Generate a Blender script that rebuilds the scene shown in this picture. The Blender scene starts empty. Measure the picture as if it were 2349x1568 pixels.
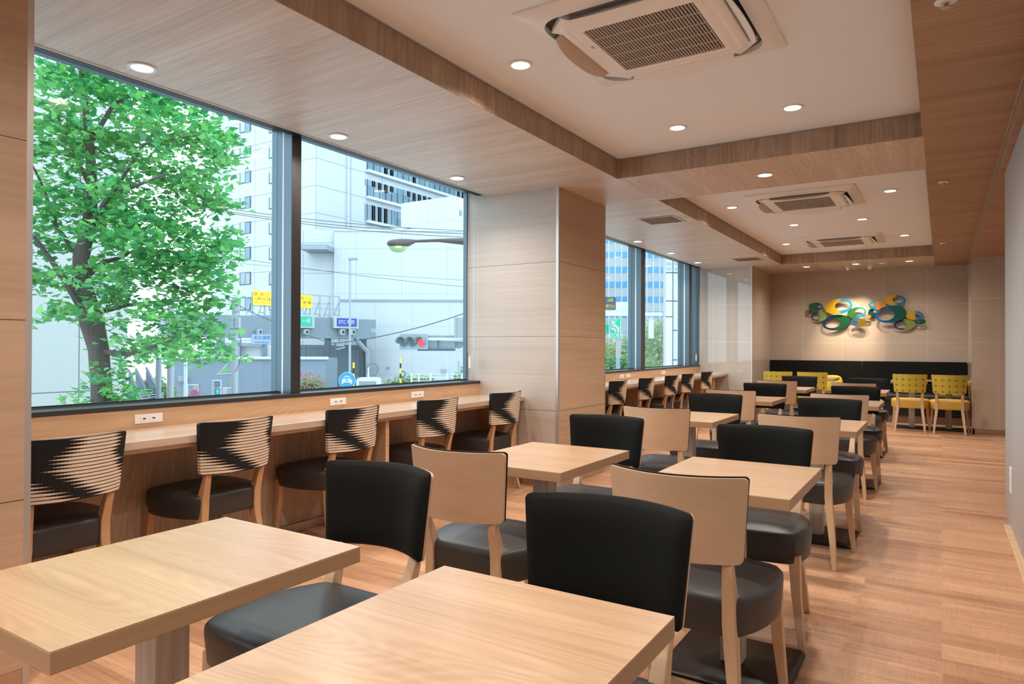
import bpy, math, random
from mathutils import Vector, Matrix
random.seed(7)
SC = bpy.context.scene
COL = SC.collection
PI = math.pi
R = math.radians

# ------------------------------------------------------------------ camera
H = 1.21
FPX = 1558.4
YAW, PIT, ROL = R(32.3195), R(.3905), R(.1785)
_r = Vector((math.cos(YAW), math.sin(YAW), 0))
_f = Vector((-math.sin(YAW), math.cos(YAW), 0))
_u = Vector((0, 0, 1))
F2 = _f * math.cos(PIT) + _u * math.sin(PIT)
U2 = _u * math.cos(PIT) - _f * math.sin(PIT)
R3 = _r * math.cos(ROL) + U2 * math.sin(ROL)
U3 = U2 * math.cos(ROL) - _r * math.sin(ROL)
cam = bpy.data.cameras.new('camera')
cam.lens = FPX * 36 / 2349
cam.sensor_width = 36
cam.clip_start = .05
cam.clip_end = 600
co = bpy.data.objects.new('camera', cam)
COL.objects.link(co)
m = Matrix((R3, U3, -F2)).transposed().to_4x4()
m.translation = Vector((0, 0, H))
co.matrix_world = m
SC.camera = co

# ------------------------------------------------------------------ world and exposure
w = bpy.data.worlds.new('sky')
SC.world = w
w.use_nodes = True
bg = w.node_tree.nodes['Background']
bg.inputs[0].default_value = (.73, .88, 1.0, 1)
bg.inputs[1].default_value = 2.65
SC.view_settings.view_transform = 'Standard'
SC.view_settings.look = 'None'
SC.view_settings.exposure = 0.62
SC.view_settings.gamma = 1
SC.view_settings.use_curve_mapping = False
cy = SC.cycles
cy.use_denoising = True
cy.max_bounces = 7
cy.diffuse_bounces = 4
cy.glossy_bounces = 4
cy.transmission_bounces = 4
cy.transparent_max_bounces = 12
cy.sample_clamp_indirect = 4
cy.caustics_reflective = False
cy.caustics_refractive = False
LAMP = (1.0, .90, .80)
LAMP_W = 32.0

# ------------------------------------------------------------------ picture geometry -> place
def ray(u, v):
    return R3 * ((u - 1174.5) / FPX) - U3 * ((v - 784) / FPX) + F2
def on_z(u, v, k):
    d = ray(u, v); return Vector((0, 0, H)) + d * ((k - H) / d.z)
def on_x(u, v, k):
    d = ray(u, v); return Vector((0, 0, H)) + d * (k / d.x)
def on_y(u, v, k):
    d = ray(u, v); return Vector((0, 0, H)) + d * (k / d.y)
def at(u, v, D):
    return Vector((0, 0, H)) + ray(u, v) * D
def fr(u, v, D):                         # street frame: x along the facades, y away from the room, z up
    p = at(u, v, D); return Vector((p.dot(_r), p.dot(_f), p.z))
def wd(p):
    return _r * p[0] + _f * p[1] + _u * p[2]

# ------------------------------------------------------------------ helpers
class MB:
    def __init__(s): s.v = []; s.f = []
    def box(s, x0, x1, y0, y1, z0, z1):
        n = len(s.v)
        s.v += [(x, y, z) for z in (z0, z1) for y in (y0, y1) for x in (x0, x1)]
        s.f += [(n, n+2, n+3, n+1), (n+4, n+5, n+7, n+6), (n, n+1, n+5, n+4), (n+2, n+6, n+7, n+3), (n, n+4, n+6, n+2), (n+1, n+3, n+7, n+5)]
        return s
    def hexa(s, P):                      # eight corners: bottom four ccw, top four ccw
        n = len(s.v); s.v += [tuple(p) for p in P]
        s.f += [(n, n+3, n+2, n+1), (n+4, n+5, n+6, n+7)] + [(n+i, n+(i+1) % 4, n+4+(i+1) % 4, n+4+i) for i in range(4)]
        return s
    def rings(s, rr, cap0=True, cap1=True, closed=True):
        n = len(s.v); k = len(rr[0])
        for r_ in rr: s.v += [tuple(p) for p in r_]
        for i in range(len(rr) - 1):
            for j in range(k if closed else k - 1):
                a = n + i*k + j; b = n + i*k + (j+1) % k
                s.f.append((a, b, b + k, a + k))
        if cap0: s.f.append(tuple(n + j for j in reversed(range(k))))
        if cap1: s.f.append(tuple(n + (len(rr)-1)*k + j for j in range(k)))
        return s
    def loft(s, path):                   # (x, y, z, wx, wy) rectangles along z
        return s.rings([[(x-a/2, y-b/2, z), (x+a/2, y-b/2, z), (x+a/2, y+b/2, z), (x-a/2, y+b/2, z)] for x, y, z, a, b in path])
    def tube(s, pts, rad, n=8, cap=True):
        pts = [Vector(p) for p in pts]; rr = []
        rads = rad if isinstance(rad, (list, tuple)) else [rad]*len(pts)
        pu = None
        for i, p in enumerate(pts):
            t = (pts[min(i+1, len(pts)-1)] - pts[max(i-1, 0)]).normalized()
            a = t.cross(Vector((0, 0, 1)) if abs(t.z) < .95 else Vector((1, 0, 0))) if pu is None else pu - t*pu.dot(t)
            a.normalize(); pu = a; b = t.cross(a)
            rr.append([p + (a*math.cos(2*PI*j/n) + b*math.sin(2*PI*j/n))*rads[i] for j in range(n)])
        return s.rings(rr, cap, cap)
    def lathe(s, prof, n=24, c=(0, 0, 0)):
        rr = [[(c[0]+r_*math.cos(2*PI*j/n), c[1]+r_*math.sin(2*PI*j/n), c[2]+z) for j in range(n)] for r_, z in prof]
        return s.rings(rr, True, True)
    def prism(s, pts, fn):               # polygon pts extruded: fn(a, b, k) for k in 0, 1
        return s.rings([[fn(a, b, k) for a, b in pts] for k in (0, 1)])
    def build(s, name, mt, parent=None, loc=None, smooth=False, bevel=0, seg=2):
        me = bpy.data.meshes.new(name)
        me.from_pydata([tuple(p) for p in s.v], [], s.f)
        me.update()
        me.materials.append(mt)
        o = bpy.data.objects.new(name, me); COL.objects.link(o)
        if parent: o.parent = parent
        if loc is not None: o.location = loc
        if smooth:
            me.polygons.foreach_set('use_smooth', [True]*len(me.polygons)); me.set_sharp_from_angle(angle=R(40))
        if bevel:
            b = o.modifiers.new('soft_edge', 'BEVEL'); b.width = bevel; b.segments = seg; b.limit_method = 'ANGLE'; b.angle_limit = R(40)
        return o

def tag(o, label=None, cat=None, group=None, kind=None):
    if label: o['label'] = label
    if cat: o['category'] = cat
    if group: o['group'] = group
    if kind: o['kind'] = kind
    return o
def empty(name, loc=(0, 0, 0), rz=0, label=None, cat=None, group=None):
    o = bpy.data.objects.new(name, None); COL.objects.link(o)
    o.location = loc; o.rotation_euler = (0, 0, rz); o.empty_display_size = .1
    return tag(o, label, cat, group)
def struct(name, mb, mt, parent=None, **k):
    o = mb.build(name, mt, parent, **k)
    if parent is None: o['kind'] = 'structure'
    return o
def dup(root, loc, rz, label=None, group=None):
    r = root.copy(); COL.objects.link(r); r.location = loc; r.rotation_euler = (0, 0, rz)
    if label: r['label'] = label
    if group: r['group'] = group
    for ch in list(root.children):
        c = ch.copy(); COL.objects.link(c); c.parent = r
        for g in list(ch.children):
            d = g.copy(); COL.objects.link(d); d.parent = c
    return r
def text(body, size, mt, parent, loc, rot=(PI/2, 0, 0), name='lettering', sx=1.0, ext=.002):
    c = bpy.data.curves.new('glyphs', 'FONT'); c.body = body; c.size = size; c.align_x = 'CENTER'; c.align_y = 'CENTER'; c.extrude = ext
    t = bpy.data.objects.new('glyphs', c); COL.objects.link(t)
    dg = bpy.context.evaluated_depsgraph_get(); me = bpy.data.meshes.new_from_object(t.evaluated_get(dg))
    bpy.data.objects.remove(t); bpy.data.curves.remove(c)
    me.materials.clear(); me.materials.append(mt)
    o = bpy.data.objects.new(name, me); COL.objects.link(o)
    o.parent = parent; o.location = loc; o.rotation_euler = rot; o.scale = (sx, 1, 1)
    return o
def rrect(hx, hy, r_, n=6, cx=0, cy=0):
    p = []
    for sx, sy, a0 in ((1, 1, 0), (-1, 1, 90), (-1, -1, 180), (1, -1, 270)):
        for i in range(n+1):
            a = R(a0 + 90*i/n); p.append((cx + sx*(hx-r_) + r_*math.cos(a), cy + sy*(hy-r_) + r_*math.sin(a)))
    return p

# ------------------------------------------------------------------ materials
class NT:
    def __init__(s, name):
        s.m = bpy.data.materials.new(name); s.m.use_nodes = True
        s.t = s.m.node_tree; s.b = s.t.nodes['Principled BSDF']
    def n(s, typ, **kw):
        o = s.t.nodes.new(typ)
        for k, v in kw.items():
            if k.startswith('i_'):
                k = k[2:]; k = int(k) if k.isdigit() else k.replace('_', ' ')
                if hasattr(v, 'is_output') or hasattr(v, 'links'): s.t.links.new(v, o.inputs[k])
                else: o.inputs[k].default_value = v
            else: setattr(o, k, v)
        return o
    def math(s, op, a, b=None, clamp=False):
        o = s.t.nodes.new('ShaderNodeMath'); o.operation = op; o.use_clamp = clamp
        for i, x in enumerate((a, b)):
            if x is None: continue
            if isinstance(x, (int, float)): o.inputs[i].default_value = x
            else: s.t.links.new(x, o.inputs[i])
        return o.outputs[0]
    def mix(s, f, a, b):
        o = s.t.nodes.new('ShaderNodeMix'); o.data_type = 'RGBA'
        for i, x in ((0, f), (6, a), (7, b)):
            if isinstance(x, (int, float)): o.inputs[i].default_value = x
            elif isinstance(x, tuple): o.inputs[i].default_value = (*x[:3], 1)
            else: s.t.links.new(x, o.inputs[i])
        return o.outputs[2]
    def link(s, a, b): s.t.links.new(a, b)
    def set(s, **k):
        for kk, v in k.items():
            i = s.b.inputs[kk.replace('_', ' ')]
            if isinstance(v, tuple): i.default_value = (*v[:3], 1)
            elif isinstance(v, (int, float)): i.default_value = v
            else: s.link(v, i)
        return s.m
def plain(name, c, rough=.5, metal=0.0, spec=.5, **k):
    return NT(name).set(Base_Color=c, Roughness=rough, Metallic=metal, Specular_IOR_Level=spec, **k)
def emit(name, c, s_):
    return NT(name).set(Base_Color=(0, 0, 0), Emission_Color=c, Emission_Strength=s_)

def wood(name, dark, light, axis='X', ring=14, freq=1.0, rough=.42, spec=.5, joints=None, streak=.5, contour=.35, coat=0.0, rnd=True):
    t = NT(name)
    tc = t.n('ShaderNodeTexCoord').outputs['Object']
    if rnd:
        oi = t.n('ShaderNodeObjectInfo').outputs['Random']
        va = t.n('ShaderNodeVectorMath', operation='ADD'); t.link(tc, va.inputs[0]); t.link(t.math('MULTIPLY', oi, 17.3), va.inputs[1]); src = va.outputs[0]
    else: src = tc
    def mp(al, ac):
        sc = [ac*freq]*3
        for q_ in axis: sc['XYZ'.index(q_)] = al*freq
        o = t.n('ShaderNodeMapping'); o.inputs['Scale'].default_value = sc; t.link(src, o.inputs[0]); return o.outputs[0]
    n1 = t.n('ShaderNodeTexNoise', i_Vector=mp(.55, 4.2), i_Scale=1.0, i_Detail=1.5, i_Roughness=.4).outputs[0]
    n2 = t.n('ShaderNodeTexNoise', i_Vector=mp(1.2, 60), i_Scale=1.0, i_Detail=4.0, i_Roughness=.65).outputs[0]
    n3 = t.n('ShaderNodeTexNoise', i_Vector=mp(.4, 7), i_Scale=1.0, i_Detail=2.0).outputs[0]
    c = t.math('SINE', t.math('MULTIPLY', n1, ring*6.283))
    c = t.math('POWER', t.math('ABSOLUTE', c), 3.0)
    f = t.math('ADD', t.math('MULTIPLY', c, contour*.6), t.math('ADD', t.math('MULTIPLY', t.math('SUBTRACT', n2, .5), streak*1.9), t.math('MULTIPLY', t.math('SUBTRACT', n3, .5), .9)))
    f = t.math('ADD', f, .42, clamp=True)
    col = t.mix(f, dark, light)
    if joints:
        z = t.n('ShaderNodeSeparateXYZ', i_0=tc).outputs[2]
        for jz in joints:
            d = t.math('LESS_THAN', t.math('ABSOLUTE', t.math('SUBTRACT', z, jz)), .0016)
            col = t.mix(d, col, (.05, .035, .025))
    return t.set(Base_Color=col, Roughness=rough, Specular_IOR_Level=spec, Coat_Weight=coat, Coat_Roughness=.25)

def tile(name, c1, c2, grout, bw, bh, off=(0, 0), plane='XZ', rough=.08, mort=.003, spec=.5, coat=0.0):
    t = NT(name)
    tc = t.n('ShaderNodeTexCoord').outputs['Object']
    sp = t.n('ShaderNodeSeparateXYZ', i_0=tc)
    a = t.math('SUBTRACT', sp.outputs['XYZ'.index(plane[0])], off[0]); b = t.math('SUBTRACT', sp.outputs['XYZ'.index(plane[1])], off[1])
    def lin(q, pitch):
        x = t.math('ABSOLUTE', t.math('SUBTRACT', t.math('FRACT', t.math('ADD', t.math('DIVIDE', q, pitch), .5)), .5))
        return t.math('LESS_THAN', x, mort/pitch/2)
    g = t.math('MAXIMUM', lin(a, bw), lin(b, bh))
    mp = t.n('ShaderNodeMapping'); mp.inputs['Scale'].default_value = (1.2, 1.2, 45); t.link(tc, mp.inputs[0])
    n = t.n('ShaderNodeTexNoise', i_Vector=mp.outputs[0], i_Scale=1.0, i_Detail=3.0).outputs[0]
    col = t.mix(g, t.mix(n, c1, c2), grout)
    return t.set(Base_Color=col, Roughness=t.math('ADD', t.math('MULTIPLY', g, .4), rough), Specular_IOR_Level=spec, Coat_Weight=coat)

def floor_mat():
    t = NT('floor_planks')
    tc = t.n('ShaderNodeTexCoord').outputs['Object']
    br = t.n('ShaderNodeTexBrick', i_Vector=tc, offset=.37, squash=1.0)
    br.inputs['Color1'].default_value = (0, 0, 0, 1); br.inputs['Color2'].default_value = (1, 1, 1, 1); br.inputs['Mortar'].default_value = (.5, .5, .5, 1)
    br.inputs['Scale'].default_value = 1; br.inputs['Mortar Size'].default_value = .0012; br.inputs['Brick Width'].default_value = .92; br.inputs['Row Height'].default_value = .15
    rgb = t.n('ShaderNodeSeparateColor', i_0=br.outputs['Color']).outputs[0]
    def mp(a, b):
        o = t.n('ShaderNodeMapping'); o.inputs['Scale'].default_value = (a, b, 1)
        va = t.n('ShaderNodeVectorMath', operation='ADD'); t.link(tc, va.inputs[0]); t.link(t.math('MULTIPLY', rgb, 9.0), va.inputs[1])
        t.link(va.outputs[0], o.inputs[0]); return o.outputs[0]
    n1 = t.n('ShaderNodeTexNoise', i_Vector=mp(1.0, 9), i_Scale=1.0, i_Detail=4.0, i_Roughness=.6).outputs[0]
    n2 = t.n('ShaderNodeTexNoise', i_Vector=mp(3, 90), i_Scale=1.0, i_Detail=3.0).outputs[0]
    n3 = t.n('ShaderNodeTexNoise', i_Vector=mp(2.2, 14), i_Scale=1.0, i_Detail=5.0, i_Roughness=.7).outputs[0]
    saw = t.n('ShaderNodeTexNoise', i_Vector=mp(160, 10), i_Scale=1.0, i_Detail=1.0).outputs[0]
    f = t.math('ADD', t.math('MULTIPLY', t.math('SUBTRACT', rgb, .3), .42), t.math('ADD', t.math('MULTIPLY', t.math('SUBTRACT', n1, .5), 1.3), t.math('ADD', t.math('MULTIPLY', t.math('SUBTRACT', n2, .5), .7), t.math('MULTIPLY', t.math('SUBTRACT', saw, .5), .35))))
    f = t.math('ADD', f, .4, clamp=True)
    col = t.mix(f, (.30, .14, .07), (.70, .41, .245))
    knot = t.math('MULTIPLY', t.math('SUBTRACT', n3, .66, clamp=True), 5.0, clamp=True)
    col = t.mix(knot, col, (.13, .06, .035))
    return t.set(Base_Color=col, Roughness=.40, Specular_IOR_Level=.45)

def zebra_mat():
    t = NT('zebra_weave')
    sp = t.n('ShaderNodeSeparateXYZ', i_0=t.n('ShaderNodeTexCoord').outputs['Object'])
    u = t.math('ADD', t.math('DIVIDE', sp.outputs[0], .436), .5)
    v = t.math('DIVIDE', t.math('SUBTRACT', sp.outputs[2], .572), .26)
    row = t.math('FLOOR', t.math('MULTIPLY', v, 17))
    s_ = t.math('MULTIPLY', t.math('ABSOLUTE', t.math('SUBTRACT', t.math('FRACT', t.math('MULTIPLY', v, 17)), .5)), 2)
    jit = t.math('MULTIPLY', t.math('SUBTRACT', t.math('FRACT', t.math('MULTIPLY', t.math('SINE', t.math('MULTIPLY', row, 12.9)), 43.7)), .5), .07)
    uq = t.math('ADD', t.math('DIVIDE', t.math('FLOOR', t.math('MULTIPLY', u, 34)), 34), jit)
    Lb = t.math('ADD', .20, t.math('MAXIMUM', t.math('MULTIPLY', t.math('SUBTRACT', v, .55), .40), t.math('MULTIPLY', t.math('SUBTRACT', .5, v), .80)))
    Rb = t.math('ADD', .90, t.math('MAXIMUM', 0.0, t.math('MULTIPLY', t.math('SUBTRACT', .6, v), .35)))
    Bb = t.math('MULTIPLY', t.math('SUBTRACT', .52, v), .95)
    wa = t.math('MINIMUM', t.math('DIVIDE', t.math('SUBTRACT', uq, Lb), .22), t.math('DIVIDE', t.math('SUBTRACT', Rb, uq), .13))
    wb = t.math('DIVIDE', t.math('SUBTRACT', Bb, uq), .26)
    W = t.math('MINIMUM', t.math('MAXIMUM', wa, wb), .76)
    cream = t.math('LESS_THAN', s_, W)
    return t.set(Base_Color=t.mix(cream, (.012, .012, .013), (.80, .66, .52)), Roughness=.75, Specular_IOR_Level=.3)

def yellow_mat():
    t = NT('yellow_star_weave')
    sp = t.n('ShaderNodeSeparateXYZ', i_0=t.n('ShaderNodeTexCoord').outputs['Object'])
    def fx(q, p): return t.math('ABSOLUTE', t.math('SUBTRACT', t.math('FRACT', t.math('ADD', t.math('DIVIDE', q, p), .5)), .5))
    a = fx(sp.outputs[0], .082); b = fx(t.math('SUBTRACT', sp.outputs[2], .02), .082)
    d = t.math('POWER', t.math('ADD', t.math('SQRT', a), t.math('SQRT', b)), 2.0)
    star = t.math('LESS_THAN', d, .34)
    ln = t.math('MULTIPLY', t.math('LESS_THAN', t.math('MINIMUM', a, b), .012), .4)
    col = t.mix(t.math('MAXIMUM', star, ln), (.49, .37, .03), (.13, .09, .04))
    return t.set(Base_Color=col, Roughness=.7, Sheen_Weight=.1)

def facade(name, base, line, px, pz, lw=.04, plane=0, rough=.7, ribs=0, off=(0, 0)):
    t = NT(name)
    sp = t.n('ShaderNodeSeparateXYZ', i_0=t.n('ShaderNodeTexCoord').outputs['Object'])
    hor = t.math('ADD', sp.outputs[0], sp.outputs[1]) if plane == 2 else sp.outputs[plane]
    def lin(q, pitch, o, lw_):
        x = t.math('ABSOLUTE', t.math('SUBTRACT', t.math('FRACT', t.math('ADD', t.math('DIVIDE', t.math('SUBTRACT', q, o), pitch), .5)), .5))
        return t.math('LESS_THAN', x, lw_/pitch/2)
    g = t.math('MAXIMUM', lin(hor, px, off[0], lw), lin(sp.outputs[2], pz, off[1], lw))
    if ribs:
        g = t.math('MAXIMUM', g, t.math('MULTIPLY', lin(hor, ribs, 0, ribs*.3), .22))
    return t.set(Base_Color=t.mix(g, base, line), Roughness=rough, Specular_IOR_Level=.3)

M = {}
M['ceil_wood_x'] = wood('limed_wood_crosswise_daylit', (.47, .38, .31), (.76, .68, .60), 'X', ring=10, freq=.9, rough=.40, streak=.62, contour=.22, rnd=False)  # limed wood paled further: window glare on the soffit put into the colour
M['ceil_wood_r'] = wood('brown_wood_crosswise', (.25, .135, .075), (.50, .315, .195), 'X', ring=8, freq=.9, rough=.5, streak=.7, contour=.12, rnd=False)  # darker, browner copy of the ceiling wood
M['ceil_wood_y'] = wood('limed_wood_lengthwise', (.40, .29, .22), (.72, .60, .50), 'Y', ring=14, freq=.9, rough=.42, streak=.5, contour=.30, rnd=False)
M['fascia_wood'] = wood('limed_wood_upright_shaded', (.22, .135, .085), (.50, .36, .255), 'Z', ring=12, freq=.9, rough=.5, streak=.62, contour=.28, rnd=False)  # same wood as the soffits, recess shade put into its darker colour
M['pillar_wood'] = wood('pillar_veneer_daylit', (.42, .35, .29), (.57, .49, .425), 'X', ring=3, freq=.8, rough=.42, streak=.55, contour=.1, joints=(.66, 1.299, 1.94), rnd=False)  # greyer than the front veneer: cool window light put into the colour
M['pillar_wood_y'] = wood('pillar_veneer_side', (.40, .26, .165), (.58, .41, .285), 'Y', ring=3, freq=.8, rough=.45, streak=.55, contour=.1, joints=(.66, 1.299, 1.94), rnd=False)
M['splash_wood'] = wood('splash_veneer', (.46, .27, .15), (.72, .49, .31), 'Y', ring=16, freq=.9, rough=.4, streak=.4, contour=.35, rnd=False)
M['counter_wood'] = wood('counter_veneer', (.48, .34, .24), (.68, .53, .41), 'Y', ring=9, freq=1.0, rough=.22, streak=.4, contour=.2, coat=.6, rnd=False)
M['knee_wood'] = wood('knee_panel_veneer', (.36, .245, .17), (.64, .48, .36), 'Z', ring=14, freq=1.0, rough=.5, streak=.55, contour=.35, rnd=False)
M['table_wood'] = wood('table_veneer', (.39, .235, .13), (.60, .405, .25), 'X', ring=24, freq=1.0, rough=.30, streak=.62, contour=.34, coat=.25)
M['edge_wood'] = wood('table_edge_veneer', (.33, .19, .10), (.50, .315, .18), 'XY', ring=3, rough=.4, streak=.5, contour=.1)
M['chair_wood'] = wood('beech', (.50, .33, .205), (.68, .485, .33), 'X', ring=3, freq=.8, rough=.35, streak=.25, contour=.12)
M['leg_wood'] = wood('beech_upright', (.54, .36, .215), (.72, .52, .35), 'Z', ring=4, freq=1.0, rough=.38, streak=.35, contour=.1)
M['zleg_wood'] = wood('beech_warm', (.48, .26, .13), (.66, .41, .235), 'Z', ring=4, freq=1.0, rough=.38, streak=.35, contour=.1)
M['pedestal_wood'] = wood('limed_oak', (.36, .30, .245), (.68, .62, .54), 'Z', ring=6, freq=1.4, rough=.5, streak=.8, contour=.2)
M['white_ceiling'] = plain('white_paint', (.81, .85, .90), .8)
M['velvet'] = NT('black_velvet').set(Base_Color=(.008, .0085, .008), Roughness=.9, Specular_IOR_Level=.15, Sheen_Weight=.10, Sheen_Roughness=.35, Sheen_Tint=(.8, .7, .6))
M['leather'] = plain('black_leatherette', (.034, .031, .030), .43, spec=.5)
M['zebra'] = zebra_mat()
M['yellow'] = yellow_mat()
M['yellow_seat'] = plain('yellow_cloth', (.62, .40, .07), .6)
M['cushion'] = plain('mustard_cloth', (.62, .47, .03), .7)
M['plate'] = plain('dark_bronze_steel', (.022, .019, .018), .38, .5)
M['steel'] = plain('brushed_steel', (.52, .44, .38), .28, 1.0)
M['alu'] = plain('anodised_aluminium', (.55, .52, .50), .4, .7)
M['frame_dark'] = plain('dark_bronze_frame', (.045, .043, .045), .35, .3)
M['frame_grey'] = plain('grey_frame', (.085, .135, .165), .35, .4)
M['frame_white'] = plain('white_gasket', (.80, .82, .82), .5)
M['black'] = plain('black_matte', (.012, .012, .013), .5)
M['grey_wall'] = plain('grey_wallcovering', (.42, .405, .40), .55)
M['white_plastic'] = plain('white_plastic', (.84, .83, .82), .35)
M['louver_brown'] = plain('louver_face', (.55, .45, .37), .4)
M['slot'] = plain('dark_slot', (.05, .045, .042), .6)
M['vent_brown'] = plain('vent_blades', (.26, .16, .10), .5)
M['tile_back'] = tile('cream_wall_tile', (.43, .345, .275), (.52, .425, .345), (.78, .66, .54), .6465, .643, (-.206, .654), 'XZ', .10)
M['tile_side'] = tile('cream_wall_tile_side', (.43, .345, .275), (.52, .425, .345), (.62, .50, .40), .6465, .643, (12.44, .654), 'YZ', .12)
M['tile_gloss'] = tile('glossy_wall_tile', (.48, .44, .39), (.56, .52, .47), (.86, .84, .80), .6465, .643, (-3.351, .654), 'XZ', .03, coat=.6)
M['tile_jut'] = tile('satin_wall_tile', (.43, .345, .275), (.52, .425, .345), (.74, .62, .50), .6465, .616, (.66, .669), 'XZ', .2)
M['floor'] = floor_mat()
M['lens'] = emit('lamp_lens', (1, .74, .46), 6)
M['red'] = plain('red_lens', (.65, .02, .03), .3)
def glass_mat():
    t = NT('window_glass'); t.t.nodes.remove(t.b)
    ge = t.n('ShaderNodeNewGeometry')
    dt = t.n('ShaderNodeVectorMath', operation='DOT_PRODUCT'); t.link(ge.outputs['Incoming'], dt.inputs[0]); t.link(ge.outputs['Normal'], dt.inputs[1])
    fz = t.math('ADD', t.math('MULTIPLY', t.math('POWER', t.math('SUBTRACT', 1.0, t.math('ABSOLUTE', dt.outputs['Value'])), 5.0), .95), .035)
    tr = t.n('ShaderNodeBsdfTransparent'); tr.inputs[0].default_value = (.95, .985, .99, 1)
    gl = t.n('ShaderNodeBsdfGlossy'); gl.inputs['Roughness'].default_value = 0.0
    mx = t.n('ShaderNodeMixShader'); t.link(fz, mx.inputs[0]); t.link(tr.outputs[0], mx.inputs[1]); t.link(gl.outputs[0], mx.inputs[2])
    t.link(mx.outputs[0], t.t.nodes['Material Output'].inputs[0]); return t.m
M['glass'] = glass_mat()

# ------------------------------------------------------------------ room
ZL, ZU = 2.577, 2.735
YB = -3.9                                # wall behind the camera
XG, XP, XW = -3.745, -2.765, -3.58       # glass, pillar face, splash plane
RX0, RX1 = -2.232, -.10                  # ceiling recesses
Y1, Y2, Y3, Y4 = 5.125, 6.07, 11.83, 13.38
struct('floor', MB().box(-3.9, 1.7, YB, Y4, -.05, 0), M['floor'])
struct('ceiling_soffit_window', MB().box(-3.475, RX0, YB, Y3, ZL, 2.86), M['ceil_wood_x'])
struct('ceiling_beam_middle', MB().box(RX0, RX1, Y1, Y2, ZL, 2.86), M['ceil_wood_y'])
struct('ceiling_beam_far', MB().box(-2.72, RX1, Y3, Y4+.1, ZL, 2.86), M['ceil_wood_y'])
struct('ceiling_soffit_aisle', MB().box(RX1, .36, YB, Y4+.1, ZL, 2.86), M['ceil_wood_r'])
struct('ceiling_hall', MB().box(.36, 1.75, YB, 11.6, 2.483, 2.86), M['ceil_wood_r'])
struct('ceiling_recess_near', MB().box(RX0+.005, RX1-.005, YB, Y1-.005, ZU, 2.86), M['white_ceiling'])
struct('ceiling_recess_far', MB().box(RX0+.005, RX1-.005, Y2+.005, Y3-.005, ZU, 2.86), M['white_ceiling'])
# recess fascias
e = .004
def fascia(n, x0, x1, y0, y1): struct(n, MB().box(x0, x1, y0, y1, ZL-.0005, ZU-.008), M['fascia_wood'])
for i, (a, b) in enumerate(((YB, Y1), (Y2, Y3))):
    fascia('trim_%d' % (i*3+1), RX0, RX0+e, a, b)
    fascia('trim_%d' % (i*3+2), RX0+e, RX1, b-e, b)
    fascia('trim_%d' % (i*3+3), RX1-e, RX1, a, b)
fascia('trim_7', RX0+e, RX1, Y2, Y2+e)
# shadow gap above the fascias, drawn as a solid strip in a shade colour
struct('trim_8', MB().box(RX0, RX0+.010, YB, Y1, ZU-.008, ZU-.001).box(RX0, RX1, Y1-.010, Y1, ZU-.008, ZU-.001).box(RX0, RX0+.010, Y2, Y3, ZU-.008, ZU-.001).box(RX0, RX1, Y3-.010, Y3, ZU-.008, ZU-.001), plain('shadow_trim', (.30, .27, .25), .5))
struct('trim_9', MB().box(.345, .352, YB, Y4, ZL-.004, ZL+.01), M['alu'])
struct('trim_10', MB().box(.354, .36, YB, 11.54, 2.483, ZL), M['ceil_wood_r'])
struct('light_seal_slab', MB().box(-4.0, 2, YB-.1, Y4+.3, 2.86, 3.1), M['black'])  # unseen slab added above the ceilings to stop sky light leaking in

# pillars
def pillar(name, y0, y1):
    o = struct(name, MB().box(-3.755, XP-.004, y0+.004, y1-.004, -.0, 2.86), M['pillar_wood'])
    f = MB().box(XP-.004, XP, y0+.022, y1-.022, .062, ZL).build('front_panel', M['pillar_wood_y'], o)
    MB().box(-3.66, XP-.026, y0, y0+.004, .062, ZL).build('side_panel', M['pillar_wood'], o)
    MB().box(XP-.026, XP, y0, y0+.022, .0, ZL).build('corner_trim', M['alu'], o, bevel=.001)
    MB().box(XP-.026, XP, y1-.022, y1, .0, ZL).build('corner_trim', M['alu'], o, bevel=.001)
    MB().box(-3.55, XP-.002, y0+.002, y1-.002, .0, .06).build('kick_plate', M['steel'], o)
    return o
pillar('wall_left_pillar_near', .18, 1.142)
pillar('wall_left_pillar_far', 5.11, 6.07)

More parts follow.
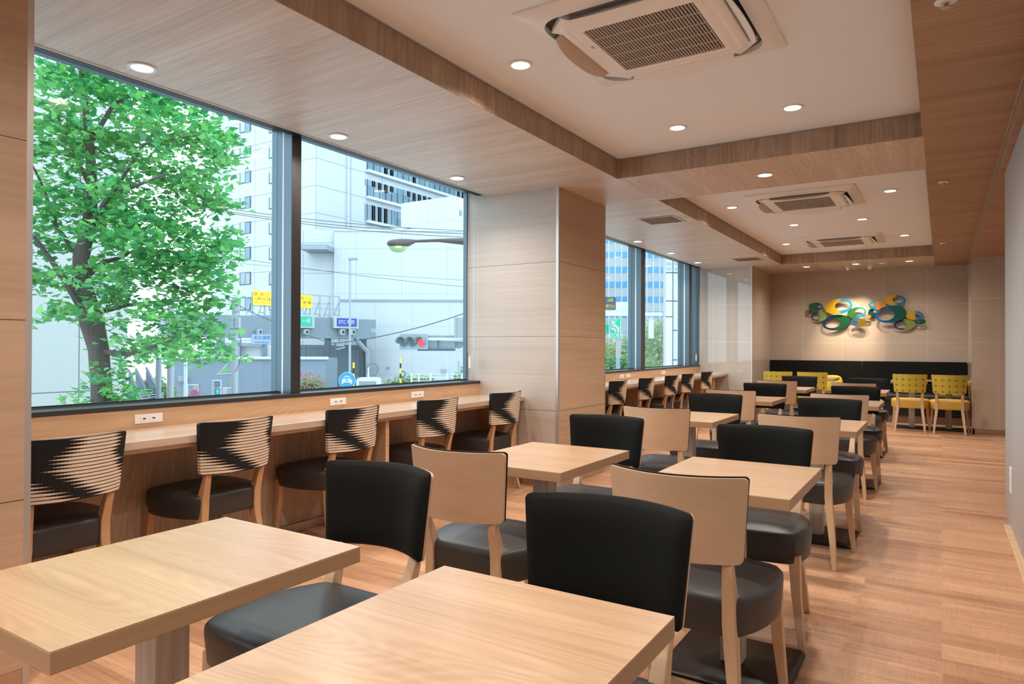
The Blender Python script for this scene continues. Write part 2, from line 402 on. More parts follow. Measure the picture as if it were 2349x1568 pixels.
# windows: three bays between the pillars
def mullion(root, y0, y1, z0, z1):
    MB().box(-3.80, -3.692, y0, y1, z0, z1).build('outer_post', M['frame_grey'], root)
    MB().box(-3.692, -3.676, y0-.001, y1, z0, z1).build('gasket', M['frame_white'], root)
    MB().box(-3.676, -3.605, y0, y1, z0, z1).build('inner_post', M['frame_grey'], root)
    MB().box(-3.605, -3.60, y0, y1, z0, z1).build('mullion_shade_face', M['frame_dark'], root)  # shade of the room-facing side, put on as a thin dark layer
def window(n, y0, y1, mulls):
    root = empty('window_%d' % n, (0, 0, 0)); root['kind'] = 'structure'
    MB().box(-3.80, -3.71, y0, y1, 2.664, 2.80).build('head_frame', M['frame_dark'], root)
    MB().box(-3.80, -3.712, y0, y1, 2.650, 2.664).build('head_lip', M['frame_grey'], root)
    MB().box(-3.62, -3.484, y0, y1, 2.598, 2.72).build('blind_cassette', M['black'], root)
    MB().box(-3.484, -3.476, y0, y1, 2.572, 2.60).build('slot_trim', M['frame_white'], root)
    MB().box(-3.95, -3.475, y0, y1, 2.80, 2.86).build('slot_lining', M['frame_dark'], root)
    MB().box(-3.79, XW+.005, y0, y1, .872, .897).build('sill', M['frame_dark'], root, bevel=.002)
    MB().box(-3.79, -3.72, y0, y1, .897, .905).build('bottom_frame', M['frame_grey'], root)
    MB().box(-3.738, -3.728, y0, y1, .905, .911).build('glazing_bead', M['black'], root)
    ys = [y0] + [c for a in mulls for c in a] + [y1]
    MB().box(-3.765, -3.725, y0, y0+.012, .897, 2.80).build('jamb', M['frame_grey'], root)
    MB().box(-3.765, -3.725, y1-.012, y1, .897, 2.80).build('jamb', M['frame_grey'], root)
    for a in mulls: mullion(root, a[0], a[1], .897, 2.80)
    g = MB()
    for i in range(0, len(ys), 2): g.box(XG-.003, XG+.003, ys[i], ys[i+1], .897, 2.80)
    g.build('pane', M['glass'], root)
    MB().box(-3.84, -3.80, y0, y1, 2.80, 3.1).build('outer_fascia', M['frame_grey'], root)
window(1, 1.142, 5.11, [(2.985, 3.062)])
yy = on_x(1476, 700, -3.6).y; yz = on_x(1590, 700, -3.6).y
window(2, 6.07, 11.82, [(on_x(1471, 700, -3.6).y, on_x(1480, 700, -3.6).y), (on_x(1581, 700, -3.6).y, on_x(1587, 700, -3.6).y)])
window(3, YB, .18, [(-1.9, -1.82)])  # unseen bay repeated behind the camera, added for daylight on the near tables
struct('wall_left', MB().box(-3.95, XW-.02, YB, 11.83, -4, .872), M['frame_grey'])
struct('wall_left_return', MB().box(-3.95, -2.705, 11.82, 12.0, 0, 2.86), M['tile_gloss'])
struct('trim_12', MB().box(-3.79, -3.598, 11.805, 11.819, .897, 2.80), M['frame_grey'])
struct('trim_11', MB().box(-2.71, -2.70, 11.815, 11.825, 0, ZL), M['frame_white'])
struct('wall_left_alcove', MB().box(-2.80, -2.70, 11.825, Y4, 0, ZL), M['tile_side'])
struct('wall_back', MB().box(-2.80, .36, Y4, Y4+.1, 0, ZL), M['tile_back'])
jw = struct('wall_back_jut', MB().box(.362, 1.75, 11.54, Y4+.1, .08, 2.60), M['tile_jut'])
MB().box(.354, .362, 11.54, Y4, .0, 2.57).build('side_panel', M['tile_side'], jw)
struct('baseboard_back', MB().box(.39, 1.75, 11.56, 11.6, 0, .08), M['steel'])
struct('wall_back_base', MB().box(.364, 1.75, 11.6, Y4, 0, .08), M['black'])
struct('wall_right', MB().box(.39, .50, YB, 6.10, 0, 2.483), M['grey_wall'])
struct('baseboard_right', MB().box(.352, .39, YB, 5.66, 0, .022), wood('strip_wood', (.55, .36, .2), (.8, .58, .38), 'Y', rnd=False), bevel=.002)
struct('wall_right_hall', MB().box(1.70, 1.8, YB, 11.54, 0, 2.6), M['tile_side'])
struct('wall_front', MB().box(-3.95, 1.8, YB-.1, YB, 0, 2.86), M['pillar_wood'])

# small things on the ceiling and the walls
def vent(y):
    r_ = empty('ceiling_vent', (-2.545, y, ZL), 0, None, 'air vent')
    MB().box(-.20, .20, -.205, -.185, -.006, 0).box(-.20, .20, .185, .205, -.006, 0).box(-.20, -.18, -.185, .185, -.006, 0).box(.18, .20, -.185, .185, -.006, 0).build('vent_frame', M['alu'], r_)
    MB().box(-.18, .18, -.185, .185, -.002, -.0005).build('backing', M['slot'], r_)
    s_ = MB()
    for i in range(15):
        x = -.168 + i*.024; s_.hexa([(x, -.185, -.006), (x+.004, -.185, -.006), (x+.004, .185, -.006), (x, .185, -.006), (x+.008, -.185, -.001), (x+.012, -.185, -.001), (x+.012, .185, -.001), (x+.008, .185, -.001)])
    s_.build('blades', M['vent_brown'], r_)
    return r_
vent(7.03)['label'] = 'square brown-bladed vent in the window soffit, close to the wood-veneered pillar'
vent(10.84)['label'] = 'square brown-bladed vent in the window soffit, close to the glossy tiled wall'

def outlet(y, wdt, label, z=.822):
    r_ = empty('socket_plate', (XW, y, z), 0, label, 'power socket', 'socket plates above the window counters')
    MB().box(0, .006, -wdt/2, wdt/2, -.024, .024).build('cover', M['white_plastic'], r_, bevel=.001)
    for s_ in (-1, 1):
        b = MB().box(.006, .0075, s_*wdt*.17-.018, s_*wdt*.17+.018, -.014, .014).build('port', M['white_plastic'], r_)
        MB().box(.0075, .0082, s_*wdt*.17-.007, s_*wdt*.17+.007, -.003, .004).build('port_hole', M['black'], b)
outlet(2.03, .150, 'double USB socket plate above the counter, nearest the mullioned pillar-side end of the first window')
outlet(3.376, .146, 'double socket plate on the wooden splashback just past the window mullion')
outlet(4.23, .150, 'double socket plate on the splashback behind the last but one striped chair before the pillar')
outlet(8.37, .15, 'white socket plate above the far counter, first of the close pair')
outlet(8.59, .15, 'white socket plate above the far counter, second of the close pair')
outlet(9.965, .15, 'single white socket plate above the far counter, away from the pair')

r_ = empty('wall_switch', (.39, 5.08*.39/.355*1.0, .335), 0, 'narrow white cover plate low on the grey wall by the aisle', 'wall socket')
MB().box(-.008, 0, -.06, .06, -.085, .085).build('cover', M['white_plastic'], r_, bevel=.002)
MB().box(-.0095, -.008, -.02, .02, -.05, .05).build('insert', M['frame_white'], r_)

def sensor(y, label):
    r_ = empty('ceiling_sprinkler', (.015, y, ZL), 0, label, 'sprinkler')
    MB().lathe([(.04, -.001), (.04, -.006), (.028, -.010), (.012, -.012)], 20).build('flange', M['white_plastic'], r_, smooth=True)
    MB().lathe([(.009, -.010), (.009, -.026), (.018, -.027), (.018, -.030), (.003, -.031)], 16).build('deflector', M['steel'], r_, smooth=True)
sensor(3.163, 'sprinkler on the aisle soffit beside the big air conditioner')
sensor(6.612, 'round sprinkler on the aisle soffit level with the second air conditioner')
sensor(10.47, 'small sprinkler on the aisle soffit close to the back wall')
def ceil_disc(name, x, y, label, cat):
    r_ = empty(name, (x, y, ZL), 0, label, cat)
    MB().lathe([(.05, -.001), (.05, -.012), (.04, -.022), (.015, -.024)], 20).build('cover', M['white_plastic'], r_, smooth=True)
p = on_z(1960, 600, ZL); ceil_disc('smoke_detector', p.x, p.y+.1, 'flat white detector on the far beam between the downlights', 'smoke detector')
p = on_z(2024, 602, ZL); ceil_disc('smoke_detector', p.x, p.y, 'tiny white detector on the far beam beside the right-hand downlight', 'smoke detector')

# downlights
def downlight(x, y, z, label, group, power=1.0, proto=[None]):
    if proto[0] is None:
        r_ = empty('downlight', (x, y, z), 0, label, 'ceiling light', group)
        MB().lathe([(.056, .0), (.066, -.001), (.066, -.005), (.060, -.008), (.050, -.006), (.050, .0)], 32).build('trim_ring', M['white_plastic'], r_, smooth=True)
        MB().lathe([(.049, -.0005), (.049, -.0045), (.02, -.0055)], 28).build('lens', M['lens'], r_, smooth=True)
        proto[0] = r_
    else:
        r_ = dup(proto[0], (x, y, z), 0, label, group)
    l = bpy.data.lights.new('lamp', 'SPOT'); l.energy = LAMP_W*power; l.color = LAMP; l.spot_size = R(150); l.spot_blend = .9; l.shadow_soft_size = .045
    lo = bpy.data.objects.new('lamp', l); COL.objects.link(lo); lo.location = (0, 0, -.02); lo.parent = r_
    return r_
GW, GN, GF = 'downlights along the window soffit', 'downlights in the near ceiling recess', 'downlights in the far ceiling recess'
for y, lb in ((1.841, 'round downlight in the window soffit above the plane tree'), (3.127, 'round downlight in the window soffit just past the mullion'),
              (4.41, 'round downlight in the window soffit, last before the pillar'), (8.286, 'downlight beside the far window, first after the pillar'),
              (9.569, 'downlight beside the far window, middle of the three'), (10.848, 'downlight beside the far window, nearest the glossy tiles')):
    downlight(-3.322, y, ZL, lb, GW, .7)
for x, y, lb in ((-1.925, 3.12, 'downlight in the near recess beside the big air conditioner, window side'), (-1.55, 4.59, 'downlight near the recess corner, window side of the pair before the beam'),
                 (-.80, 4.59, 'downlight near the beam, aisle side of the pair')):
    downlight(x, y, ZU, lb, GN)
downlight(-1.182, 5.609, ZL, 'single downlight in the wooden beam between the two recesses', None)
for x, y, lb in ((-1.93, 7.523, 'downlight beside the second air conditioner, window side'), (-.422, 7.526, 'downlight beside the second air conditioner, aisle side'),
                 (-1.552, 9.0, 'downlight between the second and third air conditioners, window side'), (-.795, 9.01, 'downlight between the second and third air conditioners, aisle side'),
                 (-1.937, 10.6, 'downlight beside the third air conditioner, window side'), (-.424, 10.6, 'downlight beside the third air conditioner, aisle side')):
    downlight(x, y, ZU, lb, GF)
for x, lb in ((-1.93, 'downlight in the far beam, window end of the row'), (-1.183, 'downlight in the far beam above the wall sculpture'), (-.43, 'downlight in the far beam, aisle end of the row')):
    downlight(x, 12.36, ZL, lb, 'downlights in the far beam', .6)
GB = 'unseen downlights added behind the viewpoint'
for x, y in ((-.42, 3.12), (-1.55, 1.65), (-.8, 1.65), (-1.93, .2), (-.42, .2), (-1.55, -1.3), (-.8, -1.3), (-3.322, -.9)):  # out of view, rows carried on and added for the room lighting
    downlight(x, y, ZU if x > -3 else ZL, 'one of the unseen downlights added to the near recess around and behind the viewpoint', GB, .75 if x > -3 else .6)

# adjustable spotlights on the sculpture
def aim_spot(x, y, tx, label):
    r_ = empty('adjustable_spotlight', (x, y, ZL), 0, label, 'spotlight', 'pair of spotlights lighting the sculpture')
    MB().lathe([(.05, 0), (.05, -.008), (.035, -.012)], 20).build('mount', M['white_plastic'], r_, smooth=True)
    d = Vector((tx - x, 13.36 - y, 1.5 - ZL)).normalized()
    c = Vector((0, 0, -.022))
    MB().tube([c - d*.02, c + d*.025], [.026, .030], 16).build('lamp_head', M['white_plastic'], r_, smooth=True)
    l = bpy.data.lights.new('lamp', 'SPOT'); l.energy = 75; l.color = (1, .80, .56); l.spot_size = R(54); l.spot_blend = .9; l.shadow_soft_size = .012
    lo = bpy.data.objects.new('lamp', l); COL.objects.link(lo); lo.parent = r_; lo.location = c + d*.035
    lo.rotation_euler = d.to_track_quat('-Z', 'Y').to_euler()
aim_spot(-1.344, 12.764, -1.45, 'adjustable spotlight above the sculpture, window side of the pair')
aim_spot(-1.013, 12.80, -1.30, 'adjustable spotlight above the sculpture, aisle side of the pair')

# air conditioners
def cassette(x, y, label):
    r_ = empty('ceiling_air_conditioner', (x, y, ZU), 0, label, 'air conditioner', 'ceiling cassette air conditioners')
    n = 6
    o0 = rrect(.505, .505, .012, n); o1 = rrect(.500, .500, .012, n); i1 = rrect(.425, .425, .12, n)
    f3 = lambda pts, z: [(a, b, z) for a, b in pts]
    MB().rings([f3(o0, 0), f3(o0, -.010), f3(o1, -.014), f3(i1, -.036), f3(i1, -.004)], False, False).build('outer_panel', M['white_plastic'], r_, smooth=True)
    MB().box(-.43, .43, -.43, .43, -.006, -.002).build('air_slot', M['slot'], r_)
    b0 = rrect(.365, .365, .09, n); b1 = rrect(.355, .355, .085, n)
    hole = rrect(.262, .262, .01, n)
    MB().rings([f3(b0, -.006), f3(b0, -.040), f3(b1, -.048), f3(rrect(.32, .32, .04, n), -.050), f3(rrect(.315, .315, .04, n), -.0485), f3(rrect(.312, .312, .04, n), -.050), f3(hole, -.050), f3(hole, -.036)], False, False).build('inner_panel', M['white_plastic'], r_, smooth=True)
    for sx, sy in ((1, 1), (-1, 1), (-1, -1), (1, -1)):
        MB().hexa([(sx*.26, sy*.355, -.042), (sx*.355, sy*.26, -.042), (sx*.405, sy*.30, -.036), (sx*.30, sy*.405, -.036), (sx*.26, sy*.355, -.01), (sx*.355, sy*.26, -.01), (sx*.405, sy*.30, -.01), (sx*.30, sy*.405, -.01)]).build('corner_bridge', M['white_plastic'], r_)
    g = empty('intake_grille', (0, 0, 0)); g.parent = r_
    MB().box(-.262, .262, -.262, .262, -.037, -.034).build('filter', M['black'], g)
    bars = MB()
    for i in range(34):
        xx = -.253 + i*.506/33; bars.box(xx-.0028, xx+.0028, -.262, .262, -.050, -.038)
    for i in range(1, 5):
        q = -.262 + i*.524/5; bars.box(-.262, .262, q-.003, q+.003, -.0505, -.046)
    bars.build('bars', plain('grille_bars', (.50, .43, .38), .45) if 'gb' not in M else M['gb'], g)
    for a in range(4):
        ca, sa = (1, 0, -1, 0)[a], (0, 1, 0, -1)[a]
        rr = []
        for i in range(9):
            t_ = -1 + i/4; wv = .052*(1 - .55*abs(t_)**2.6); q = t_*.27
            row = []
            for (d_, z_) in ((.368, -.020), (.372 + wv*.5, -.042 - wv*.28), (.376 + wv, -.036 - wv*.80), (.380 + wv, -.034 - wv*.80), (.376 + wv*.5, -.036 - wv*.28), (.372, -.016)):
                row.append((d_*ca - q*sa, d_*sa + q*ca, z_))
            rr.append(row)
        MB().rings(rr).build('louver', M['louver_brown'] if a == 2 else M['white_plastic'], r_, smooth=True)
    MB().box(-.300, -.285, -.1, -.075, -.0515, -.0495).build('badge', M['alu'], r_)
    return r_
cassette(-1.16, 3.12, 'big white four-way air conditioner in the near recess, cut by the top of the picture')
ac = cassette(-1.187, 7.52, 'white four-way air conditioner at the near end of the far recess')
dup(ac, (-1.187, 10.6, ZU), 0, 'white four-way air conditioner at the far end of the far recess', 'ceiling cassette air conditioners')
def hatch(y, lb):
    a, b, y0, y1 = -1.42, -.93, y+.505, y+.70
    o = MB().box(a, b, y0, y1, -.002, .0).build('ceiling_hatch', M['white_ceiling'], None, loc=(0, 0, ZU)); tag(o, lb, 'access panel', 'access hatches beside the air conditioners')
    g = plain('hatch_gap', (.16, .10, .07), .7)
    MB().box(a-.004, a, y0, y1, -.003, 0).box(b, b+.004, y0, y1, -.003, 0).box(a, b, y1, y1+.003, -.003, 0).build('gap_frame', g, o)
hatch(7.52, 'flush access panel right behind the second air conditioner'); hatch(10.6, 'flush access panel right behind the third air conditioner')

# ------------------------------------------------------------------ counters
def counter(n, y0, y1, divs, lab, xe=-3.105):
    r_ = empty('window_counter', (XW, (y0+y1)/2, 0), 0, lab, 'counter', 'counters under the windows'); r_.location = (0, 0, 0)
    MB().box(XW, xe, y0, y1, .735, .772).build('worktop', M['counter_wood'], r_, bevel=.002)
    MB().box(XW-.02, XW, y0, y1, .772, .872).build('splashback', M['splash_wood'], r_)
    MB().box(XW, XW+.02, y0, y1, 0, .735).build('knee_panel', M['knee_wood'], r_)
    MB().box(XW+.02, XW+.045, y0, y1, 0, .06).build('toe_kick', M['steel'], r_)
    for d in divs:
        MB().box(XW+.02, xe-.055, d, d+.035, 0, .735).build('divider_panel', M['splash_wood'], r_, bevel=.002)
    MB().box(XW+.02, xe-.03, y0, y1, .712, .735).build('under_rail', M['counter_wood'], r_)
counter(1, 1.142, 5.11, (3.41, 5.04), 'long oak window counter between the two wood-veneered pillars')
counter(2, 6.07, 11.815, (8.0, 11.2), 'long oak window counter beyond the pillar, ending at the glossy tiles')

# ------------------------------------------------------------------ tables
def make_table(label, group):
    r_ = empty('cafe_table', (0, 0, 0), 0, label, 'table', group)
    MB().box(-.265, .265, -.3425, .3425, .682, .7185).build('tabletop_core', M['edge_wood'], r_, bevel=.0015)
    t_ = MB().box(-.2645, .2645, -.342, .342, .7183, .7202).build('tabletop', M['table_wood'], r_)
    MB().box(-.040, .040, -.040, .040, .014, .682).build('pedestal', M['pedestal_wood'], r_, bevel=.003)
    MB().rings([[(a, b, z) for a, b in rrect(.226-i_, .226-i_, .03)] for i_, z in ((.0, 0), (0, .010), (.004, .013))]).build('base_plate', M['plate'], r_, smooth=True)
    return r_
TL = [(-1.468, .868), (-1.515, 2.675), (-1.525, 4.775), (-1.555, 6.76), (-1.585, 8.75)]
TR = [(-.676, .865), (-.678, 2.67), (-.684, 4.765), (-.71, 6.765), (-.775, 8.70)]
ordn = ['first', 'second', 'third', 'fourth', 'fifth']
tab0 = None
for side, L in (('window-side', TL), ('aisle-side', TR)):
    for i, (x, y) in enumerate(L):
        lb = 'small oak cafe table, %s of the %s row from the viewer' % (ordn[i], side)
        g = 'oak cafe tables in the %s row' % side
        if tab0 is None: tab0 = make_table(lb, g); tab0.location = (x, y, 0)
        else: dup(tab0, (x, y, 0), 0, lb, g)
FT = [on_y(1781, 855, 11.32).x + .02, on_y(1860, 855, 11.32).x + .02, -.385, .085]
flab = ['at the window end of the bench', 'second from the window end of the bench', 'third along the bench, behind a yellow chair', 'at the aisle end of the bench']
for i, x in enumerate(FT):
    dup(tab0, (x, 11.98, 0), 0, 'small oak table before the black bench, ' + flab[i], 'oak tables along the bench')

# ------------------------------------------------------------------ chairs
def seat_mb(hw=.250, dep=.455):
    half = [(.0, .030), (.120, .030), (.172, .036), (.192, .060), (.202, .085), (.220, .12), (.240, .19), (.250, .27), (.248, .34), (.236, .41), (.215, .447), (.17, .462), (.09, .472), (0, .476)]
    pts = half + [(-x, y) for x, y in reversed(half[1:-1])]
    cx, cyy = 0, .26
    def sc(k, z, extra=0):
        return [((x-cx)*k, cyy + (y-cyy)*k, z + extra) for x, y in pts]
    rr = [sc(.90, .340), sc(.955, .340), sc(.972, .345), sc(.985, .38), sc(1.0, .42), sc(1.0, .438), sc(.99, .449), sc(.965, .457), sc(.91, .463), sc(.75, .471), sc(.5, .477), sc(.2, .479)]
    return MB().rings(rr)
def slab(z0, z1, hb, ht, yoff0, yoff1, t0, t1, cr=.014, cur=.085, pil=True, nu=24, nv=18):
    """curved, leaning, round-cornered slab; t0 / t1 = back and front offset from the shell surface"""
    hgt = z1 - z0
    vs = [0] + [cr/hgt*(1-math.cos(PI/2*i/5)) for i in range(1, 6)]
    mid = [cr/hgt + (1-2*cr/hgt)*i/(nv-10) for i in range(1, nv-10)]
    vs = vs + mid + [1-x for x in reversed(vs)]
    fr_, bk = [], []
    for v in vs:
        d = min(v, 1-v)*hgt
        hw_ = hb + (ht-hb)*v - (cr - math.sqrt(max(0, cr*cr-(cr-d)**2)) if d < cr else 0)
        base = yoff0 + (yoff1-yoff0)*v
        for j in range(nu+1):
            s_ = -math.cos(PI*j/nu)*.35 + (-1+2*j/nu)*.65
            x = s_*hw_; y = base + cur*((x/ht)**2) - cur
            puff = (1-abs(s_)**10)*(1-abs(2*v-1)**10) if pil else 1
            fr_.append((x, y + t1*(.35+.65*puff), z0+v*hgt)); bk.append((x, y + t0, z0+v*hgt))
    k = nu+1; n = len(vs); m_ = MB(); m_.v = fr_ + bk; o = len(fr_)
    for i in range(n-1):
        for j in range(nu):
            a = i*k+j; m_.f.append((a, a+k, a+k+1, a+1)); m_.f.append((o+a, o+a+1, o+a+k+1, o+a+k))
        m_.f.append((i*k, o+i*k, o+(i+1)*k, (i+1)*k)); m_.f.append((i*k+nu, (i+1)*k+nu, o+(i+1)*k+nu, o+i*k+nu))
    for j in range(nu):
        m_.f.append((j, j+1, o+j+1, o+j)); q = (n-1)*k+j; m_.f.append((q, o+q, o+q+1, q+1))
    return m_
def make_chair(kind, label, group):
    r_ = empty('dining_chair', (0, 0, 0), 0, label, 'chair', group)
    lw = M['zleg_wood'] if kind == 'zebra' else M['leg_wood']
    seat_mb().build('seat', M['yellow_seat'] if kind == 'yellow' else M['leather'], r_, smooth=True)
    if kind == 'plain':
        slab(.573, .831, .197, .2175, .030, -.004, -.005, .006, pil=False).build('back_shell', M['chair_wood'], r_, smooth=True)
        slab(.573, .8345, .196, .2178, .030, -.004, .0062, .050, cr=.014).build('back_pad', M['velvet'], r_, smooth=True)
    else:
        slab(.572, .832, .197, .218, .030, -.004, -.012, .030, cr=.014).build('backrest', M[kind], r_, smooth=True)
    for s_ in (-1, 1):
        MB().loft([(s_*.187, -.012, 0, .024, .028), (s_*.180, .008, .09, .028, .034), (s_*.168, .030, .20, .033, .042), (s_*.156, .050, .31, .038, .050), (s_*.152, .052, .38, .040, .054), (s_*.152, .048, .44, .040, .050), (s_*.154, .022, .52, .034, .036), (s_*.156, .008, .558, .032, .030), (s_*.157, .006, .585, .030, .014)]).build('leg', lw, r_, smooth=True, bevel=.003)
        MB().loft([(s_*.238, .432, 0, .024, .026), (s_*.216, .425, .22, .036, .038), (s_*.208, .418, .375, .044, .048)]).build('leg', lw, r_, smooth=True, bevel=.003)
    return r_
protos = {}
def chair(kind, x, y, rz, label, group):
    if kind not in protos:
        protos[kind] = make_chair(kind, label, group); protos[kind].location = (x, y, 0); protos[kind].rotation_euler = (0, 0, rz)
    else: dup(protos[kind], (x, y, 0), rz, label, group)
# (back plane y, x centre) facing away from the viewer (F) and towards the viewer (B)
for side, FB in (('window-side', (('B', 1, 1.572, -1.49), ('F', 2, 2.035, -1.528), ('B', 2, 3.385, -1.535), ('F', 3, 4.10, -1.52), ('B', 3, 5.50, -1.542), ('F', 4, 6.13, -1.583), ('B', 4, 7.42, -1.563), ('F', 5, 8.17, -1.59), ('B', 5, 9.53, -1.574))),
                 ('aisle-side', (('B', 1, 1.51, -.688), ('F', 2, 2.035, -.690), ('B', 2, 3.35, -.71), ('F', 3, 4.07, -.68), ('B', 3, 5.45, -.697), ('F', 4, 6.10, -.706), ('B', 4, 7.35, -.707), ('F', 5, 8.10, -.80), ('B', 5, 9.46, -.78)))):
    for k, t_, y, x in FB:
        if k == 'B':
            lb = 'chair beyond the %s table of the %s row, black padded front facing the viewer' % (ordn[t_-1], side)
            chair('plain', x, y, PI, lb, 'black padded beech chairs at the cafe tables')
        else:
            lb = 'chair before the %s table of the %s row, bare beech back facing the viewer' % (ordn[t_-1], side)
            chair('plain', x, y, 0, lb, 'black padded beech chairs at the cafe tables')
for i, (y, a) in enumerate(((1.425, 0), (2.21, 0), (3.035, 0), (3.875, -2), (4.775, -2))):
    chair('zebra', -3.085, y, PI/2 + R(a), 'black and cream striped chair at the first window counter, %s from the viewer' % ordn[i], 'striped chairs at the first window counter')
for i, y in enumerate((7.12, 7.99, 8.91, 9.60, 10.52)):
    chair('zebra', -3.095, y, PI/2, 'black and cream striped chair at the far window counter, %s past the pillar' % ordn[i], 'striped chairs at the far window counter')
for i, (x, lb) in enumerate(((FT[0], 'yellow star-patterned chair at the window end of the bench tables'), (FT[1], 'yellow star-patterned chair second from the window end of the bench tables'),
              (-.39, 'yellow star-patterned chair in full view, window side of the pair near the aisle'), (.09, 'yellow star-patterned chair in full view, nearest the tiled jut wall'))):
    chair('yellow', x, 11.32, 0, lb, 'yellow star-patterned chairs along the bench')

# ------------------------------------------------------------------ bench, cushions
r_ = empty('banquette', (-1.17, 13.0, 0), 0, 'long black upholstered bench against the tiled back wall under the sculpture', 'bench')
r_.location = (0, 0, 0)
MB().box(-2.69, -1.175, 13.20, 13.37, .40, .978).build('backrest', M['velvet'], r_, bevel=.015, seg=3)
MB().box(-1.165, .345, 13.20, 13.37, .40, .978).build('backrest', M['velvet'], r_, bevel=.015, seg=3)
MB().box(-2.69, -1.175, 12.62, 13.22, .36, .455).build('seat', M['leather'], r_, bevel=.02, seg=3)
MB().box(-1.165, .345, 12.62, 13.22, .36, .455).build('seat', M['leather'], r_, bevel=.02, seg=3)
MB().box(-2.69, .345, 12.66, 13.30, .12, .36).build('base', M['black'], r_)
MB().box(-2.69, .345, 12.70, 13.30, 0, .12).build('plinth', wood('plinth_wood', (.2, .12, .08), (.38, .25, .18), 'X', rnd=False), r_)
def cushion(x, y, z, rz, label):
    n = 12; rr = []
    for i in range(n+1):
        t_ = i/n*2-1; row = []
        for j in range(24):
            a = 2*PI*j/24; c_, s_ = math.cos(a), math.sin(a)
            q = (abs(c_)**4+abs(s_)**4)**(-.25); k = math.sqrt(max(0, 1-abs(t_)**2.2))*.9+.1
            row.append((.19*c_*q*k, .065*t_*(1-.55*max(abs(c_*q), abs(s_*q))**4*0), .17*s_*q*k))
        rr.append(row)
    o = MB().rings(rr).build('cushion', M['cushion'], None, loc=(x, y, z), smooth=True); o.rotation_euler = (R(-14), 0, rz)
    tag(o, label, 'cushion', 'mustard cushions on the bench')
cushion(on_y(1908, 875, 13.0).x, 13.0, .565, .5, 'mustard cushion on the bench beside the second small table')
cushion(.13, 13.0, .575, -.3, 'mustard cushion at the aisle end of the bench, peeping past a yellow chair')

# ------------------------------------------------------------------ wall sculpture
BL, DB, TE, GR, LG, YE, OR, OL = (.01, .24, .42), (.004, .04, .10), (.003, .09, .08), (.008, .09, .03), (.22, .32, .07), (.55, .35, .015), (.62, .28, .05), (.18, .12, .012)
RG = [[(378, 462, 130, 70, 440, 468, 48, 28, GR, DB, 4), (260, 552, 70, 38, 290, 548, 28, 20, OL, DB, 0), (425, 625, 145, 88, 370, 630, 65, 48, DB, LG, 0), (757, 460, 245, 133, 830, 450, 130, 75, YE, BL, -8),
       (1065, 565, 160, 92, 1118, 552, 82, 52, (.03, .13, .03), BL, -12), (715, 730, 245, 130, 655, 745, 138, 75, DB, GR, -9), (1098, 728, 135, 75, 1042, 727, 48, 28, (.01, .12, .3), OL, 5), (1233, 635, 78, 36, 1200, 637, 30, 16, BL, OR, -4)],
      [(1412, 440, 145, 75, 1350, 430, 48, 28, BL, OR, 5), (1707, 355, 178, 92, 1760, 355, 88, 45, (.58, .34, .04), (.01, .16, .30), 4), (1335, 565, 82, 62, 1370, 545, 32, 22, TE, DB, 0), (1640, 590, 255, 140, 1565, 605, 140, 85, (.01, .12, .36), TE, -9),
       (2040, 610, 145, 75, 2098, 612, 50, 30, YE, (.03, .20, .38), 5), (1875, 762, 178, 92, 1815, 772, 88, 50, DB, LG, -4), (2138, 717, 88, 42, 2095, 717, 34, 20, (.01, .1, .25), GR, 0)]]
pa, pb = on_y(1932, 705, 13.30), on_y(2026, 705, 13.30); kx = (pb.x-pa.x)/94/7.34
pc = on_y(1932, 755, 13.30); kz = (pa.z-pc.z)/50/7.34
